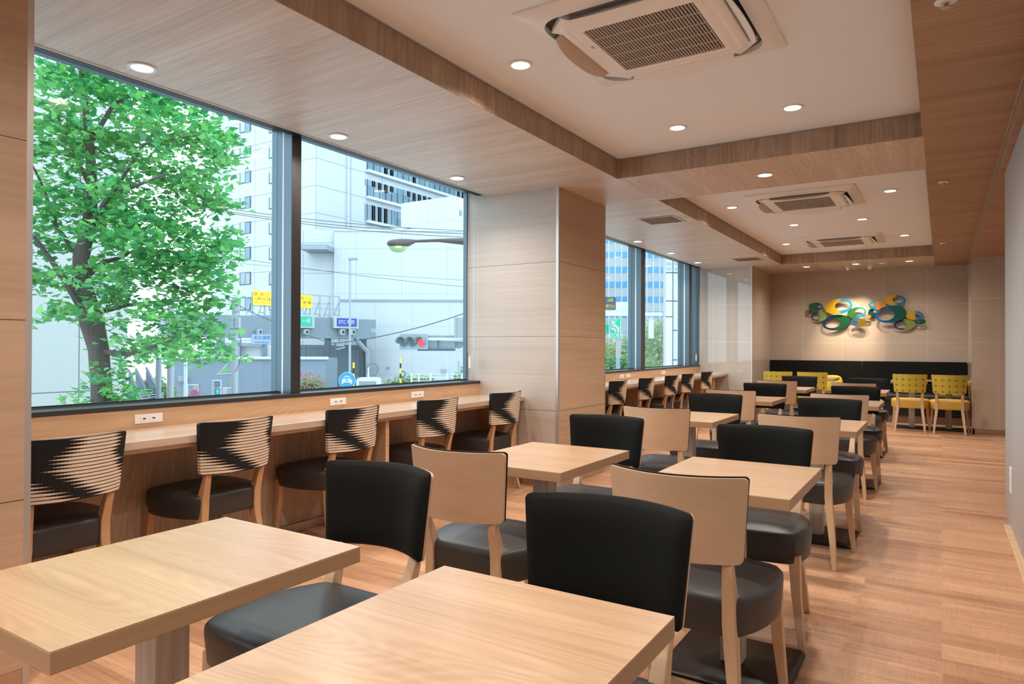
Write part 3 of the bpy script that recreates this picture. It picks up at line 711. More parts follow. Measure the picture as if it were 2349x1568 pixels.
for gi, (grp, lb) in enumerate(zip(RG, ('wall sculpture of overlapping oval rings, green, yellow and blue, window side of the pair', 'wall sculpture of overlapping oval rings, teal, orange and blue, aisle side of the pair'))):
    p0 = on_y(1820 + (757 if gi == 0 else 1640)/7.34, 640 + 590/7.34, 13.3)
    root = empty('wall_sculpture', (p0.x, 13.36, p0.z), 0, lb, 'wall art', 'pair of oval-ring sculptures')
    for qi, (cx, cyy, rx, ry, hx, hy, hrx, hry, c1, c2, rot) in enumerate(grp):
        pc_ = on_y(1820 + cx/7.34, 640 + cyy/7.34, 13.3)
        t = NT('oval_enamel_%d_%d' % (gi, qi))
        sp = t.n('ShaderNodeSeparateXYZ', i_0=t.n('ShaderNodeTexCoord').outputs['Object'])
        split = ((hx-cx)*(-.35 if hx > cx else -.35))*kx
        f = t.math('ADD', t.math('DIVIDE', t.math('SUBTRACT', sp.outputs[0], split*0 + (hx-cx)*kx*.25), rx*kx*.35), .5, clamp=True)
        dd = t.math('POWER', t.math('ADD', t.math('POWER', t.math('DIVIDE', sp.outputs[0], rx*kx), 2.0), t.math('POWER', t.math('DIVIDE', sp.outputs[2], ry*kz), 2.0)), 6.0, clamp=True)
        col = t.mix(f, c1, c2)
        mt = t.set(Base_Color=col, Roughness=.22, Metallic=.35, Coat_Weight=.5)
        N = 40; ca, sa = math.cos(R(rot)), math.sin(R(rot))
        def el(ax, az, ox, oz, y):
            out = []
            for j in range(N):
                a = 2*PI*j/N; X, Z = ax*math.cos(a), az*math.sin(a)
                out.append((ox + X*ca + Z*sa, y, oz - X*sa + Z*ca))
            return out
        ox, oz = (hx-cx)*kx, -(hy-cyy)*kz
        y_f = -.075 + (qi % 3)*.022
        A = dict(o0=el(rx*kx, ry*kz, 0, 0, y_f), o1=el(rx*kx*.985, ry*kz*.985, 0, 0, y_f-.007), i1=el(hrx*kx*1.04, hry*kz*1.04, ox, oz, y_f-.007), i0=el(hrx*kx, hry*kz, ox, oz, y_f))
        MB().rings([A['i0'], A['i1'], A['o1'], A['o0'], [(x, y+.002, z) for x, y, z in A['o0']], [(x, y+.002, z) for x, y, z in A['i0']]], False, False).build('oval_ring', mt, root, loc=(pc_.x-p0.x, 0, pc_.z-p0.z), smooth=True)
        MB().tube([(0, y_f+.002, ry*kz*.8), (0, 0.015, ry*kz*.5)], .004, 6).build('stand_off', M['steel'], root, loc=(pc_.x-p0.x, 0, pc_.z-p0.z))

# blind chains
def blind_chain(ya, yb, x, zt, zb, lab):
    r_ = empty('blind_chain', (x, (ya+yb)/2, zb), 0, lab, 'blind chain', 'blind chains by the windows')
    n = 44; b = MB()
    for y in (ya, yb):
        dy = y-(ya+yb)/2
        b.tube([(0, dy, 0.06), (0, dy, zt-zb)], .0012, 5)
        for i in range(n): b.lathe([(.0005, -.0035), (.0028, -.0018), (.0028, .0018), (.0005, .0035)], 6, (0, dy, .06 + (zt-zb-.06)*i/n))
    h = (yb-ya)/2
    b.tube([(0, h*math.cos(a), .06 - .03*math.sin(a)) for a in [PI*i/8 for i in range(9)]], .0015, 5)
    b.build('bead_loop', M['white_plastic'], r_)
    MB().box(-.008, .008, -.022, .022, -.10, .01).build('weight', M['frame_white'], r_, bevel=.003)
blind_chain(4.975, 5.065, -3.62, 2.60, 1.11, 'white beaded blind chain with a weight beside the first window, against the pillar')
blind_chain(on_x(1594, 700, -3.63).y, on_x(1601, 700, -3.63).y, -3.63, 2.60, 1.07, 'white blind chain with a weight beside the far window, by the glossy tiles')

# ------------------------------------------------------------------ the street outside
GZ = -3.6
K = .54                                  # outdoor colours darkened to balance the raised sky and exposure
def oplain(n, c, *a, **k): return plain(n, tuple(x*K for x in c), *a, **k)
def ofacade(n, c, l, *a, **k): return facade(n, tuple(x*K for x in c), tuple(x*K for x in l), *a, **k)
class S:
    """A thing in the street: an Empty on the ground, local x along its front, local y away from the room."""
    def __init__(s, name, label, cat, u, D, al=0.0, group=None, z=GZ, kind=None):
        p = at(u, 790, D); s.o = Vector((p.x, p.y, z)); s.al = YAW + al
        s.ax = Vector((math.cos(s.al), math.sin(s.al), 0)); s.ay = Vector((-math.sin(s.al), math.cos(s.al), 0))
        s.r = empty(name, s.o, s.al, label, cat, group)
        if kind: s.r['kind'] = kind
    def loc(s, P): d = P - s.o; return Vector((d.dot(s.ax), d.dot(s.ay), d.z))
    def p(s, u, v, dy=0.0):
        d = ray(u, v); c = Vector((0, 0, H)); t_ = (dy - (c - s.o).dot(s.ay)) / d.dot(s.ay); return s.loc(c + d*t_)
    def q(s, u, v, dx):
        d = ray(u, v); c = Vector((0, 0, H)); t_ = (dx - (c - s.o).dot(s.ax)) / d.dot(s.ax); return s.loc(c + d*t_)
    def box(s, mb, u0, u1, v0, v1, y0=0.0, y1=.5, z0=None, z1=None):
        a, b = s.p(u0, v1, y0), s.p(u1, v0, y0)
        mb.box(a.x, b.x, y0, y1, a.z if z0 is None else z0, b.z if z1 is None else z1); return mb
    def qbox(s, mb, u0, u1, z0, z1, x0, x1):      # on the side face
        mb.box(x0, x1, s.q(u0, 500, x1).y, s.q(u1, 500, x1).y, z0, z1); return mb
M['bounce_street'] = plain('bounce_paving', (.44, .44, .44), .9)  # unseen street surface made pale to bounce daylight up onto the soffit
M['wallw'] = ofacade('white_panel_facade', (.78, .83, .86), (.42, .50, .55), 3.1, 2.98, .06, 0)
M['wallw2'] = ofacade('white_ribbed_facade', (.80, .86, .90), (.55, .65, .72), 4.4, 4.4, .05, 0, ribs=.35, off=(2.2, 1.1))
M['wallw3'] = ofacade('white_side_facade', (.78, .83, .86), (.42, .50, .55), 5.2, 2.98, .06, 1)
M['concrete_panel'] = ofacade('pale_concrete_panels', (.66, .69, .64), (.22, .24, .24), 2.35, 4.2, .035, 1, off=(.1, 3.08))
M['blue_grey'] = oplain('blue_grey_cladding', (.30, .38, .46), .6)
M['gantry'] = oplain('gantry_paint', (.27, .36, .42), .5)
M['steel_blue'] = oplain('galvanised_steel', (.42, .50, .55), .45, .2)
M['dark_steel'] = oplain('dark_steel', (.07, .12, .15), .5)
M['pole_grey'] = oplain('pole_grey', (.50, .56, .60), .5)
M['win_dark'] = oplain('dark_window', (.22, .38, .48), .15)
M['win_blue'] = plain('blue_window', (.08, .32, .56), .2)
M['curtain'] = oplain('window_blind', (.55, .65, .72), .5)
M['w'] = plain('white_enamel', (.50, .53, .54), .4)
M['blue_sign'] = plain('blue_sign', (.01, .25, .66), .35)
M['navy'] = plain('navy_sign', (.015, .035, .28), .35)
M['green_sign'] = plain('green_sign', (.0, .36, .22), .35)
M['yel'] = plain('yellow_banner', (.95, .72, .02), .5)
M['sign_red'] = plain('sign_red', (.80, .05, .02), .5)
M['ink'] = oplain('black_ink', (.02, .02, .02), .6)
M['bark'] = wood('bark', (.035, .03, .028), (.12, .10, .085), 'Z', ring=9, freq=3, rough=.9, rnd=False)
def leaf_mat(name, c1, c2, tr=.45):
    t = NT(name)
    g = t.n('ShaderNodeNewGeometry'); f = g.outputs['Random Per Island']
    col = t.mix(f, tuple(x*.62 for x in c1), tuple(x*.62 for x in c2)); t.t.nodes.remove(t.b)
    d = t.n('ShaderNodeBsdfDiffuse'); t.link(col, d.inputs[0]); l = t.n('ShaderNodeBsdfTranslucent'); t.link(col, l.inputs[0])
    gl = t.n('ShaderNodeBsdfGlossy'); gl.inputs['Roughness'].default_value = .4
    mx = t.n('ShaderNodeMixShader', i_0=tr); t.link(d.outputs[0], mx.inputs[1]); t.link(l.outputs[0], mx.inputs[2])
    m2 = t.n('ShaderNodeMixShader', i_0=.05); t.link(mx.outputs[0], m2.inputs[1]); t.link(gl.outputs[0], m2.inputs[2])
    t.link(m2.outputs[0], t.t.nodes['Material Output'].inputs[0]); return t.m
M['leaf'] = leaf_mat('plane_leaf', (.05, .46, .17), (.36, .98, .24))
M['leaf2'] = leaf_mat('shrub_leaf', (.08, .34, .12), (.38, .66, .22))
M['leaf3'] = leaf_mat('red_tips', (.75, .08, .10), (.85, .25, .22))

struct('street', MB().box(-140, -3.95, -60, 160, GZ-.2, GZ), M['bounce_street'])

# --- concrete office on the near left
b = S('concrete_building', 'pale concrete building with square panel joints behind the street tree', 'building', 293, 24, R(90)-YAW)
q0, q1 = b.p(-700, 700), b.p(293, 700)
MB().box(q0.x, q1.x, 0, 9, 0, 19).build('wall', ofacade('pale_concrete', (.64, .68, .65), (.18, .20, .21), 2.35, 3.55, .035, 0, off=(-1.6, 3.28)), b.r)

# --- white hotel tower
b = S('hotel_tower', 'tall white panelled tower with single dark windows and ribbon windows round the corner', 'building', 723, 80, -YAW)
zt = 48.0
xl = b.p(480, 500).x
MB().box(xl, 0, 0, 70, 0, zt).build('wall', ofacade('tower_panels', (.76, .82, .86), (.30, .40, .48), 5.6, 3.24, .07, 2, off=(0, b.p(723, 362).z)), b.r)
for u0, u1 in ((549.5, 575), (616.5, 633)):
    for k in range(8):
        vc = 290.5 + 58.0*k
        f = b.box(MB(), u0, u1 if u1 > 640 else (575 if u0 < 600 else 641.5), vc-15.5, vc+15.5, -.06, .06).build('window', M['dark_steel'], b.r)
        um = (u0 + (575 if u0 < 600 else 641.5))/2
        b.box(MB(), u0+2, um-.5, vc-13, vc+13, -.10, -.05).build('pane', M['curtain'] if k != 6 else M['steel_blue'], f)
        b.box(MB(), um+.5, (575 if u0 < 600 else 641.5)-2, vc-13, vc+13, -.10, -.05).build('pane', M['win_dark'] if k != 6 else M['steel_blue'], f)
# ribbon windows on the side facing the street
for v0, v1 in ((323, 389), (411, 450), (468, 505)):
    za, zb = b.q(841, v1, 0).z, b.q(841, v0, 0).z
    f = b.qbox(MB(), 841, 1100, za, zb, -.1, .06).build('ribbon_window', M['win_dark'], b.r)
    ya, yb = b.q(841, 500, 0).y, b.q(1100, 500, 0).y
    g = MB()
    n = 22
    for i in range(n+1): yv = ya + (yb-ya)*i/n; g.box(.05, .14, yv-.05, yv+.05, za, zb)
    g.build('mullions', M['dark_steel'], f)
    g = MB()
    for i in range(n):
        if random.random() < .75: yv = ya + (yb-ya)*(i+.5)/n; hh = random.choice((.35, .5, 1.0)); g.box(.06, .09, yv-.9, yv+.9, zb-(zb-za)*hh, zb)
    g.build('blinds', oplain('pale_blind', (.30, .46, .56), .5), f)
    MB().box(-.1, .5, ya-.2, yb, za-.35, za).build('sill', M['w'], b.r)
g = b.qbox(MB(), 797, 803, 0, zt, -.4, .25).build('pilaster', M['wallw3'], b.r)

# --- rooftop block and the ribbed hall
b = S('rooftop_block', 'white stair block standing on the roof in front of the ribbon windows', 'building', 1041, 72, -YAW, z=at(1041, 528, 66).z)
xa = b.p(920, 480).x; zt = b.p(1041, 449).z
MB().box(xa, 0, 0, 4, 0, zt).build('wall', ofacade('block_panels', (.82, .86, .88), (.55, .62, .66), 3.6, 6.4, .05, 2, off=(0, b.p(1041, 504).z)), b.r)
b.box(MB(), 924, 943, 522, 529, -.06, .1).build('window', M['dark_steel'], b.r)
z0, z1 = b.q(1058, 495, 0).z, b.q(1058, 483, 0).z
b.qbox(MB(), 1055, 1060, z0, z1, -.1, .06).build('window', M['win_dark'], b.r)
b = S('ribbed_hall', 'big windowless white ribbed hall behind the toll gate', 'building', 765, 66)
a = b.p(765, 527); c = b.p(1300, 532)
MB().box(0, c.x, 0, 14, 0, a.z).build('wall', M['wallw2'], b.r)
d = b.p(640, 527, .4); b.box(MB(), 640, 766, 527, 900, .4, 6, z0=0).build('wing', M['wallw'], b.r)
b.box(MB(), 688, 750, 560, 571, -2.4, .4).build('canopy', M['steel_blue'], b.r)
b.box(MB(), 765, 1300, 526, 529, -.12, .1).build('parapet', M['w'], b.r)
b = S('low_white_wall', 'lower white clad wall stepping out before the ribbed hall', 'building', 775, 62)
b.box(MB(), 778, 1300, 689, 900, 0, 4, z0=0).build('wall', ofacade('low_panels', (.80, .86, .90), (.60, .70, .76), 3.4, 2.2, .05, 0, ribs=.35), b.r)
b.box(MB(), 778, 1300, 687.5, 690, -.1, .1).build('coping', M['steel_blue'], b.r)
for u, v in ((890, 842), (1060, 841)): b.box(MB(), u-3.2, u+3.2, v-1.2, v+1.2, -.25, 0).build('wall_lamp', M['pole_grey'], b.r)
b.box(MB(), 1012, 1023, 846, 856, -.1, 0).build('door', M['pole_grey'], b.r)

# --- toll gate
g = S('toll_gate', 'blue-grey motorway toll gate band on dark posts with lane signs', 'toll gate', 862, 59.4, R(40.6))
MBx = MB(); a, c = g.p(862, 733), g.p(380, 721); lo = g.p(862, 777).z
MB().box(c.x, 0, 0, 2.2, lo, a.z).build('band', M['gantry'], g.r)
for u0, u1 in ((751, 760), (831, 841)):
    g.box(MB(), u0, u1, 777, 880, .3, .9, z0=0, z1=lo).build('post', M['dark_steel'], g.r)
a1, a2, a3 = g.p(816, 777, .1), g.p(843, 808, .1), g.p(845, 880, .1)
MB().tube([a1, a2, (a3.x, a3.y, 0)], .22, 8).build('brace', M['steel_blue'], g.r)
def lane_sign(u0, u1, v0, v1, mt, body, us):
    f = g.box(MB(), u0, u1, v0, v1, -.35, 0).build('sign_box', oplain('sign_frame', (.62, .68, .70), .5), g.r, bevel=.02)
    w_ = (u1-u0)*.13
    g.box(MB(), u0+w_, u1-w_*.6, v0+4, v1-5, -.40, -.35).build('sign_face', mt, f)
    p_ = g.p((u0+u1)/2+us, (v0+v1)/2-.6, -.41)
    t = text(body, .40, M['w'], f, p_, sx=.88)
lane_sign(766, 823, 726.5, 752.5, M['navy'], 'ETC 専用', 1)
lane_sign(650, 722, 722, 751, M['green_sign'], '一般', 17)
p_ = g.p(857, 757, -.02); text('銀座', .26, M['w'], g.r, p_); p_ = g.p(857, 761, -.02); text('Ginza', .2, M['w'], g.r, p_)
for u in (704, 787, 811, 597):
    f = g.box(MB(), u-6, u+5, 755, 768, -.5, -.02).build('lane_camera', M['pole_grey'], g.r, bevel=.03)
    g.box(MB(), u-1, u+3, 758, 764, -.54, -.5).build('camera_lens', M['ink'], f)
p_ = g.p(778, 777, .2); MB().tube([(p_.x, .2, lo), (p_.x, .2, lo-.35)], .06, 6).box(p_.x-.35, p_.x+.35, 0, .4, lo-.65, lo-.35).hexa([(p_.x-.45, -.3, lo-.95), (p_.x+.3, -.3, lo-.8), (p_.x+.3, .3, lo-.8), (p_.x-.45, .3, lo-.95), (p_.x-.45, -.3, lo-.85), (p_.x+.3, -.3, lo-.7), (p_.x+.3, .3, lo-.7), (p_.x-.45, .3, lo-.85)]).build('floodlight', M['steel_blue'], g.r)
# sign truss on top of the band
tr = S('sign_truss', 'galvanised truss with slanted stays along the top of the toll gate', 'truss', 862, 59.4, R(40.6), z=0)
t_ = MB(); zb = tr.p(862, 733).z
us = [579, 607, 633, 660, 688, 711, 733.5, 756, 778]
zr0, zr1 = tr.p(579, 669, .8).z, tr.p(778, 683.5, .8).z
for u in us:
    x_ = tr.p(u, 700, .8).x; t_.box(x_-.06, x_+.06, .74, .86, zb-.25, zr0)
    x2 = tr.p(u-15, 730, .8).x; t_.tube([(x2, .8, zb), (x_-.1, .8, zb+(zr0-zb)*.72)], .05, 5); t_.tube([(x2, .8, zb+.35), (x_, .8, zb+.3)], .03, 5)
xa, xb = tr.p(579, 700, .8).x, tr.p(778, 700, .8).x
t_.box(xa, xb, .76, .84, zr0-.06, zr0+.04); t_.box(xa, xb, .76, .84, zb+(zr0-zb)*.42, zb+(zr0-zb)*.42+.06); t_.box(xa-.2, tr.p(792, 700, .8).x, .3, 1.3, zb-.02, zb+.10)
t_.build('rails', M['steel_blue'], tr.r)
bn = S('yellow_banner', 'yellow closure banner with red and black writing hung on the truss', 'banner', 862, 59.4, R(40.6), z=0)
A_ = [bn.p(580, 698, .62), bn.p(716, 707, .62), bn.p(716, 678, .62), bn.p(580, 665, .62)]
MB().hexa([(A_[0].x, .62, A_[0].z), (A_[1].x, .62, A_[1].z), (A_[1].x, .65, A_[1].z), (A_[0].x, .65, A_[0].z), (A_[3].x, .62, A_[3].z), (A_[2].x, .62, A_[2].z), (A_[2].x, .65, A_[2].z), (A_[3].x, .65, A_[3].z)]).build('cloth', M['yel'], bn.r)
def btxt(s_, u, v, sz, mt): p_ = bn.p(u, v, .60); text(s_, sz, mt, bn.r, p_, sx=1.0)
for s_, u, v in (('銀', 587, 674), ('座', 601.5, 675), ('入', 615, 675.5), ('口', 628, 676.5)): btxt(s_, u, v, .30, M['sign_red'])
for s_, u, v in (('通', 693.5, 684), ('行', 703, 685), ('止', 712, 685.8)): btxt(s_, u, v, .28, M['sign_red'])
for s_, u, v, mt in (('5', 587, 685, 'sign_red'), ('月', 594.5, 685.5, 'ink'), ('20', 605, 686, 'sign_red'), ('日', 616, 686.5, 'ink'), ('(水)', 627, 687, 'ink'), ('～', 691, 693, 'ink'), ('翌', 698.5, 694, 'ink'), ('5', 704.5, 694.5, 'sign_red'), ('時', 710.5, 695, 'ink')): btxt(s_, u, v, .30, M[mt])
for s_, u, v in (('恐れ入りますが', 599, 694), ('他の入口を', 625, 696), ('ご利用下さい', 702, 702)): btxt(s_, u, v, .135, M['sign_red'])

# --- service buildings under the toll gate
b = S('depot_building', 'blue-grey metal-clad depot with white coping in front of the toll gate', 'building', 748, 46)
b.box(MB(), 398, 748, 822, 1010, 0, 3, z0=0).build('wall', ofacade('depot_cladding', (.33, .42, .51), (.26, .34, .42), 1.9, 60, .03, 0), b.r)
b.box(MB(), 396, 749.5, 818, 823, -.15, .3).build('coping', M['w'], b.r)
for u0, u1, v0, v1 in ((430, 455, 881, 906), (511.5, 533, 888, 908)):
    f = b.box(MB(), u0, u1, v0, v1, -.08, .05).build('window', M['w'], b.r)
    um = (u0+u1)/2
    b.box(MB(), u0+1.5, um-.6, v0+2, v1, -.11, -.07).build('pane', M['win_dark'] if u0 < 500 else M['curtain'], f); b.box(MB(), um+.6, u1-1.5, v0+2, v1, -.11, -.07).build('pane', M['steel_blue'], f)
b.box(MB(), 408, 420, 862, 875, -.5, 0).build('vent_hood', M['steel_blue'], b.r, bevel=.03)
b = S('gate_hall', 'dim grey-blue clad wall standing behind the toll gate posts', 'building', 836, 60.6)
b.box(MB(), 560, 836, 791, 1000, 0, 1, z0=0).build('wall', ofacade('gate_hall_cladding', (.25, .34, .38), (.14, .20, .24), 5.2, 2.3, .06, 0, ribs=.4), b.r)
b = S('gate_office', 'white low office with dark posts seen under the toll gate band', 'building', 632, 50)
b.box(MB(), 470, 640, 786, 830, .5, 5, z0=0).build('wall', M['w'], b.r)
for u in (500, 509, 547): b.box(MB(), u-3.5, u+3.5, 774, 830, 0, .3, z0=0).build('column', M['steel_blue'], b.r)
b.box(MB(), 600, 610, 790, 818, .3, .5).build('door', M['win_dark'], b.r); b.box(MB(), 488, 600, 786, 793, 0, .3).build('beam', M['steel_blue'], b.r)
# footbridge stairs
b = S('footbridge_stairs', 'grey steel footbridge stairs with handrails beyond the tree trunk', 'stairs', 330, 32)
for (ua, va, ub, vb, y_) in ((295, 848, 323, 912, 0), (311, 845, 346, 912, 1.6), (335, 842, 372, 912, 1.7)):
    A, B = b.p(ua, va, y_), b.p(ub, vb, y_); k_ = A.z/(A.z-B.z)
    MB().tube([A, A + (B-A)*1.9], .06, 6).build('handrail', M['steel_blue'], b.r)
    MB().hexa([(A.x, y_, A.z-1.25), ((A+(B-A)*1.9).x, y_, (A+(B-A)*1.9).z-1.25), ((A+(B-A)*1.9).x, y_+.06, (A+(B-A)*1.9).z-1.25), (A.x, y_+.06, A.z-1.25), (A.x, y_, A.z-.15), ((A+(B-A)*1.9).x, y_, (A+(B-A)*1.9).z-.15), ((A+(B-A)*1.9).x, y_+.06, (A+(B-A)*1.9).z-.15), (A.x, y_+.06, A.z-.15)]).build('side_panel', M['blue_grey'], b.r)
A, B = b.p(311, 850, .1), b.p(346, 912, .1)
st = MB()
for i in range(22):
    q = A + (B-A)*(i/11.0); st.box(q.x-.3, q.x+.05, .1, 1.6, q.z-1.0, q.z-.95)
st.build('steps', M['pole_grey'], b.r)
b.box(MB(), 356, 366, 820, 1000, .2, .4, z0=0).build('post', M['steel_blue'], b.r)
A = b.p(296, 765); MB().hexa([(A.x, 0, A.z-.1), (A.x+1.1, 0, A.z-.9), (A.x+1.1, 2, A.z-.9), (A.x, 2, A.z-.1), (A.x, 0, A.z), (A.x+1.1, 0, A.z-.8), (A.x+1.1, 2, A.z-.8), (A.x, 2, A.z)]).build('canopy', M['w'], b.r)
# poles
def pole(name, u, v0, D, r0, r1, label, cat, mt='pole_grey', vtop=None):
    s_ = S(name, label, cat, u, D); tp = s_.p(u, v0)
    MB().tube([(0, 0, 0), (tp.x, 0, tp.z)], [r0, r1], 12).build('shaft', M[mt], s_.r, smooth=True); return s_
pole('utility_pole', 392, 700, 30, .15, .14, 'thick pale round pole before the depot, half behind the leaves', 'pole')
pole('utility_pole', 426.5, 740, 36, .09, .09, 'slim cream pole before the depot window', 'pole', 'w')
s_ = pole('signal_pole', 539, 682, 34, .17, .15, 'tall pale pole carrying the street name plate and the pedestrian signal', 'pole')
a, c = s_.p(540, 857), s_.p(496, 859, -.2); MB().tube([a, c], .06, 8).build('arm', M['pole_grey'], s_.r)
a, c = s_.p(533, 822), s_.p(502, 855, -.2); MB().tube([a, c], .02, 6).build('stay', M['w'], s_.r)
a, c = s_.p(540, 779, -.1), s_.p(640, 779, -.1); MB().tube([a, c], .05, 8).build('arm', M['w'], s_.r)
a = s_.p(548, 734); MB().box(a.x-.1, a.x+.1, -.25, 0, a.z-.4, a.z+.15).build('junction_box', M['pole_grey'], s_.r, bevel=.02)
MB().tube([s_.p(543, 697, -.15), s_.p(549, 715, -.15), s_.p(544, 760, -.15), s_.p(552, 776, -.15), s_.p(554, 800, -.15), s_.p(550, 830, -.15), s_.p(541, 852, -.15)], .015, 5).build('cable', M['dark_steel'], s_.r)
for v in (697, 714, 733, 742, 779): q = s_.p(540, v); MB().lathe([(.175, -.03), (.18, -.03), (.18, .03), (.175, .03)], 12, (q.x, 0, q.z)).build('clamp', M['steel_blue'], s_.r)
n_ = S('street_name_plate', 'white street name plate with blue writing on the signal pole arm', 'sign', 601.5, 33.8, z=0)
a, c = n_.p(577, 790), n_.p(626.5, 766); MB().box(a.x, c.x, -.02, .02, a.z, c.z).build('plate', M['blue_sign'], n_.r, bevel=.01)
a, c = n_.p(578, 789), n_.p(625.5, 767); MB().box(a.x, c.x, -.035, -.02, a.z, c.z).build('face', oplain('plate_white', (.72, .80, .86), .4), n_.r)
text('采女橋東', .205, M['blue_sign'], n_.r, n_.p(601.5, 774.5, -.045), sx=1.06); text('Uneme Brdg.-E.', .125, M['blue_sign'], n_.r, n_.p(601.5, 784.5, -.045))
ps = S('pedestrian_signal', 'pedestrian signal showing the green walking figure on the pole arm', 'traffic light', 498, 33.6, z=0)
a, c = ps.p(489, 908), ps.p(508, 871); MB().box(a.x, c.x, -.2, .1, a.z, c.z).build('housing', oplain('signal_white', (.70, .76, .82), .4), ps.r, bevel=.05, seg=3)
for v0, v1 in ((873, 887), (890, 905)):
    a, c = ps.p(492, v1, -.2), ps.p(505.5, v0, -.2); MB().box(a.x, c.x, -.23, -.2, a.z, c.z).build('lens', M['win_dark'], ps.r, bevel=.02)
pg = emit('walk_green', (.02, .95, .70), 1.2); a = ps.p(499, 897, -.24); w_ = MB()
w_.lathe([(.001, -.03), (.025, -.01), (.025, .01), (.001, .03)], 8, (a.x, -.24, a.z+.10))
w_.hexa([(a.x-.035, -.245, a.z-.03), (a.x+.035, -.245, a.z-.03), (a.x+.035, -.235, a.z-.03), (a.x-.035, -.235, a.z-.03), (a.x-.03, -.245, a.z+.06), (a.x+.03, -.245, a.z+.06), (a.x+.03, -.235, a.z+.06), (a.x-.03, -.235, a.z+.06)])
w_.tube([(a.x-.01, -.24, a.z-.02), (a.x-.05, -.24, a.z-.12)], .014, 5).tube([(a.x+.01, -.24, a.z-.02), (a.x+.06, -.24, a.z-.12)], .014, 5).tube([(a.x-.02, -.24, a.z+.05), (a.x-.08, -.24, a.z-.01)], .012, 5).tube([(a.x+.02, -.24, a.z+.05), (a.x+.08, -.24, a.z-.01)], .012, 5)
w_.build('walking_figure', pg, ps.r)
q = S('no_parking_sign', 'round blue and red no-parking sign low in the window', 'sign', 445.5, 26, z=0)
def disc(s_, r_, y0, y1, mt, name, par=None, z=0, x=0, n=28): return MB().prism([(x + r_*math.cos(2*PI*j/n), z + r_*math.sin(2*PI*j/n)) for j in range(n)], lambda a, b, k: (a, (y1, y0)[k], b)).build(name, M[mt] if isinstance(mt, str) else mt, par or s_.r)
c = q.p(445.5, 902); disc(q, .165, 0, .02, 'sign_red', 'rim', z=c.z, x=c.x); disc(q, .125, -.01, 0, oplain('sign_violet', (.10, .20, .62), .4), 'face', z=c.z, x=c.x)
MB().hexa([(c.x-.10, -.02, c.z+.07), (c.x-.075, -.02, c.z+.10), (c.x-.075, -.01, c.z+.10), (c.x-.10, -.01, c.z+.07), (c.x+.075, -.02, c.z-.10), (c.x+.10, -.02, c.z-.07), (c.x+.10, -.01, c.z-.07), (c.x+.075, -.01, c.z-.10)]).build('slash', M['sign_red'], q.r)
MB().tube([(c.x, .04, GZ), (c.x, .04, c.z+.1)], .03, 8).build('post', M['pole_grey'], q.r)

s_ = pole('light_pole', 803, 596, 44, .09, .06, 'tall slender lamp post with a flat white lamp before the hall', 'street lamp')
a, c = s_.p(799, 596), s_.p(821, 590); MB().box(a.x, c.x, -.15, .15, a.z, c.z).build('lamp_head', M['pole_grey'], s_.r, bevel=.04)
s_ = pole('light_pole', 1052, 825, 52, .05, .05, 'short distant lamp post above the hedge by the pillar', 'street lamp')
a, c = s_.p(1049, 826), s_.p(1056, 823); MB().box(a.x, c.x, -.15, .15, a.z, c.z).build('lamp_head', M['w'], s_.r)

# big street lamp
L_ = S('street_lamp', 'cobra-head street lamp, lit, with a tapering brown arm', 'street lamp', 930, 17)
brn = plain('lamp_brown', (.055, .042, .042), .4)
c = L_.p(950, 553)
rr = []
for u_, vt, vb, wy in ((887.5, 556, 560, .02), (891, 552, 564, .08), (897, 549.5, 566, .12), (906, 548, 567, .145), (918, 547, 567.5, .15), (930, 547, 566.5, .14), (939, 547.5, 564, .11), (946, 548.5, 560, .07), (953, 549, 556.5, .045)):
    T, B = L_.p(u_, vt), L_.p(u_, vb); zm = B.z*.75 + T.z*.25
    rr.append([(T.x, wy*math.cos(2*PI*j_/16), zm + ((T.z-zm) if math.sin(2*PI*j_/16) > 0 else (zm-B.z))*math.sin(2*PI*j_/16)) for j_ in range(16)])
MB().rings(rr).build('hood', brn, L_.r, smooth=True)
bm = L_.p(914, 568.5); R_ = []
for i in range(9):
    t = i/8*PI/2; R_.append([(bm.x + .235*math.cos(t)*math.cos(2*PI*j/20), .13*math.cos(t)*math.sin(2*PI*j/20), bm.z + .035 - .15*math.sin(t)) for j in range(20)])
MB().rings(R_[:-1]).build('bowl', NT('green_bowl').set(Base_Color=(.35, .52, .22), Roughness=.1, Alpha=.85), L_.r, smooth=True)
MB().tube([(bm.x-.05, -.125, bm.z+.01), (bm.x+.09, -.125, bm.z+.012)], .014, 8).build('bulb', emit('bulb_glow', (1, 1, .6), 4), L_.r)
d, e_ = L_.p(1005, 551), L_.p(1300, 548)
MB().tube([c, d, L_.p(1083, 554), e_], [.035, .042, .11, .13], 12).build('arm', brn, L_.r, smooth=True)
MB().tube([(e_.x, 0, 0), (e_.x, 0, e_.z+.1)], [.16, .12], 12).build('shaft', brn, L_.r, smooth=True)

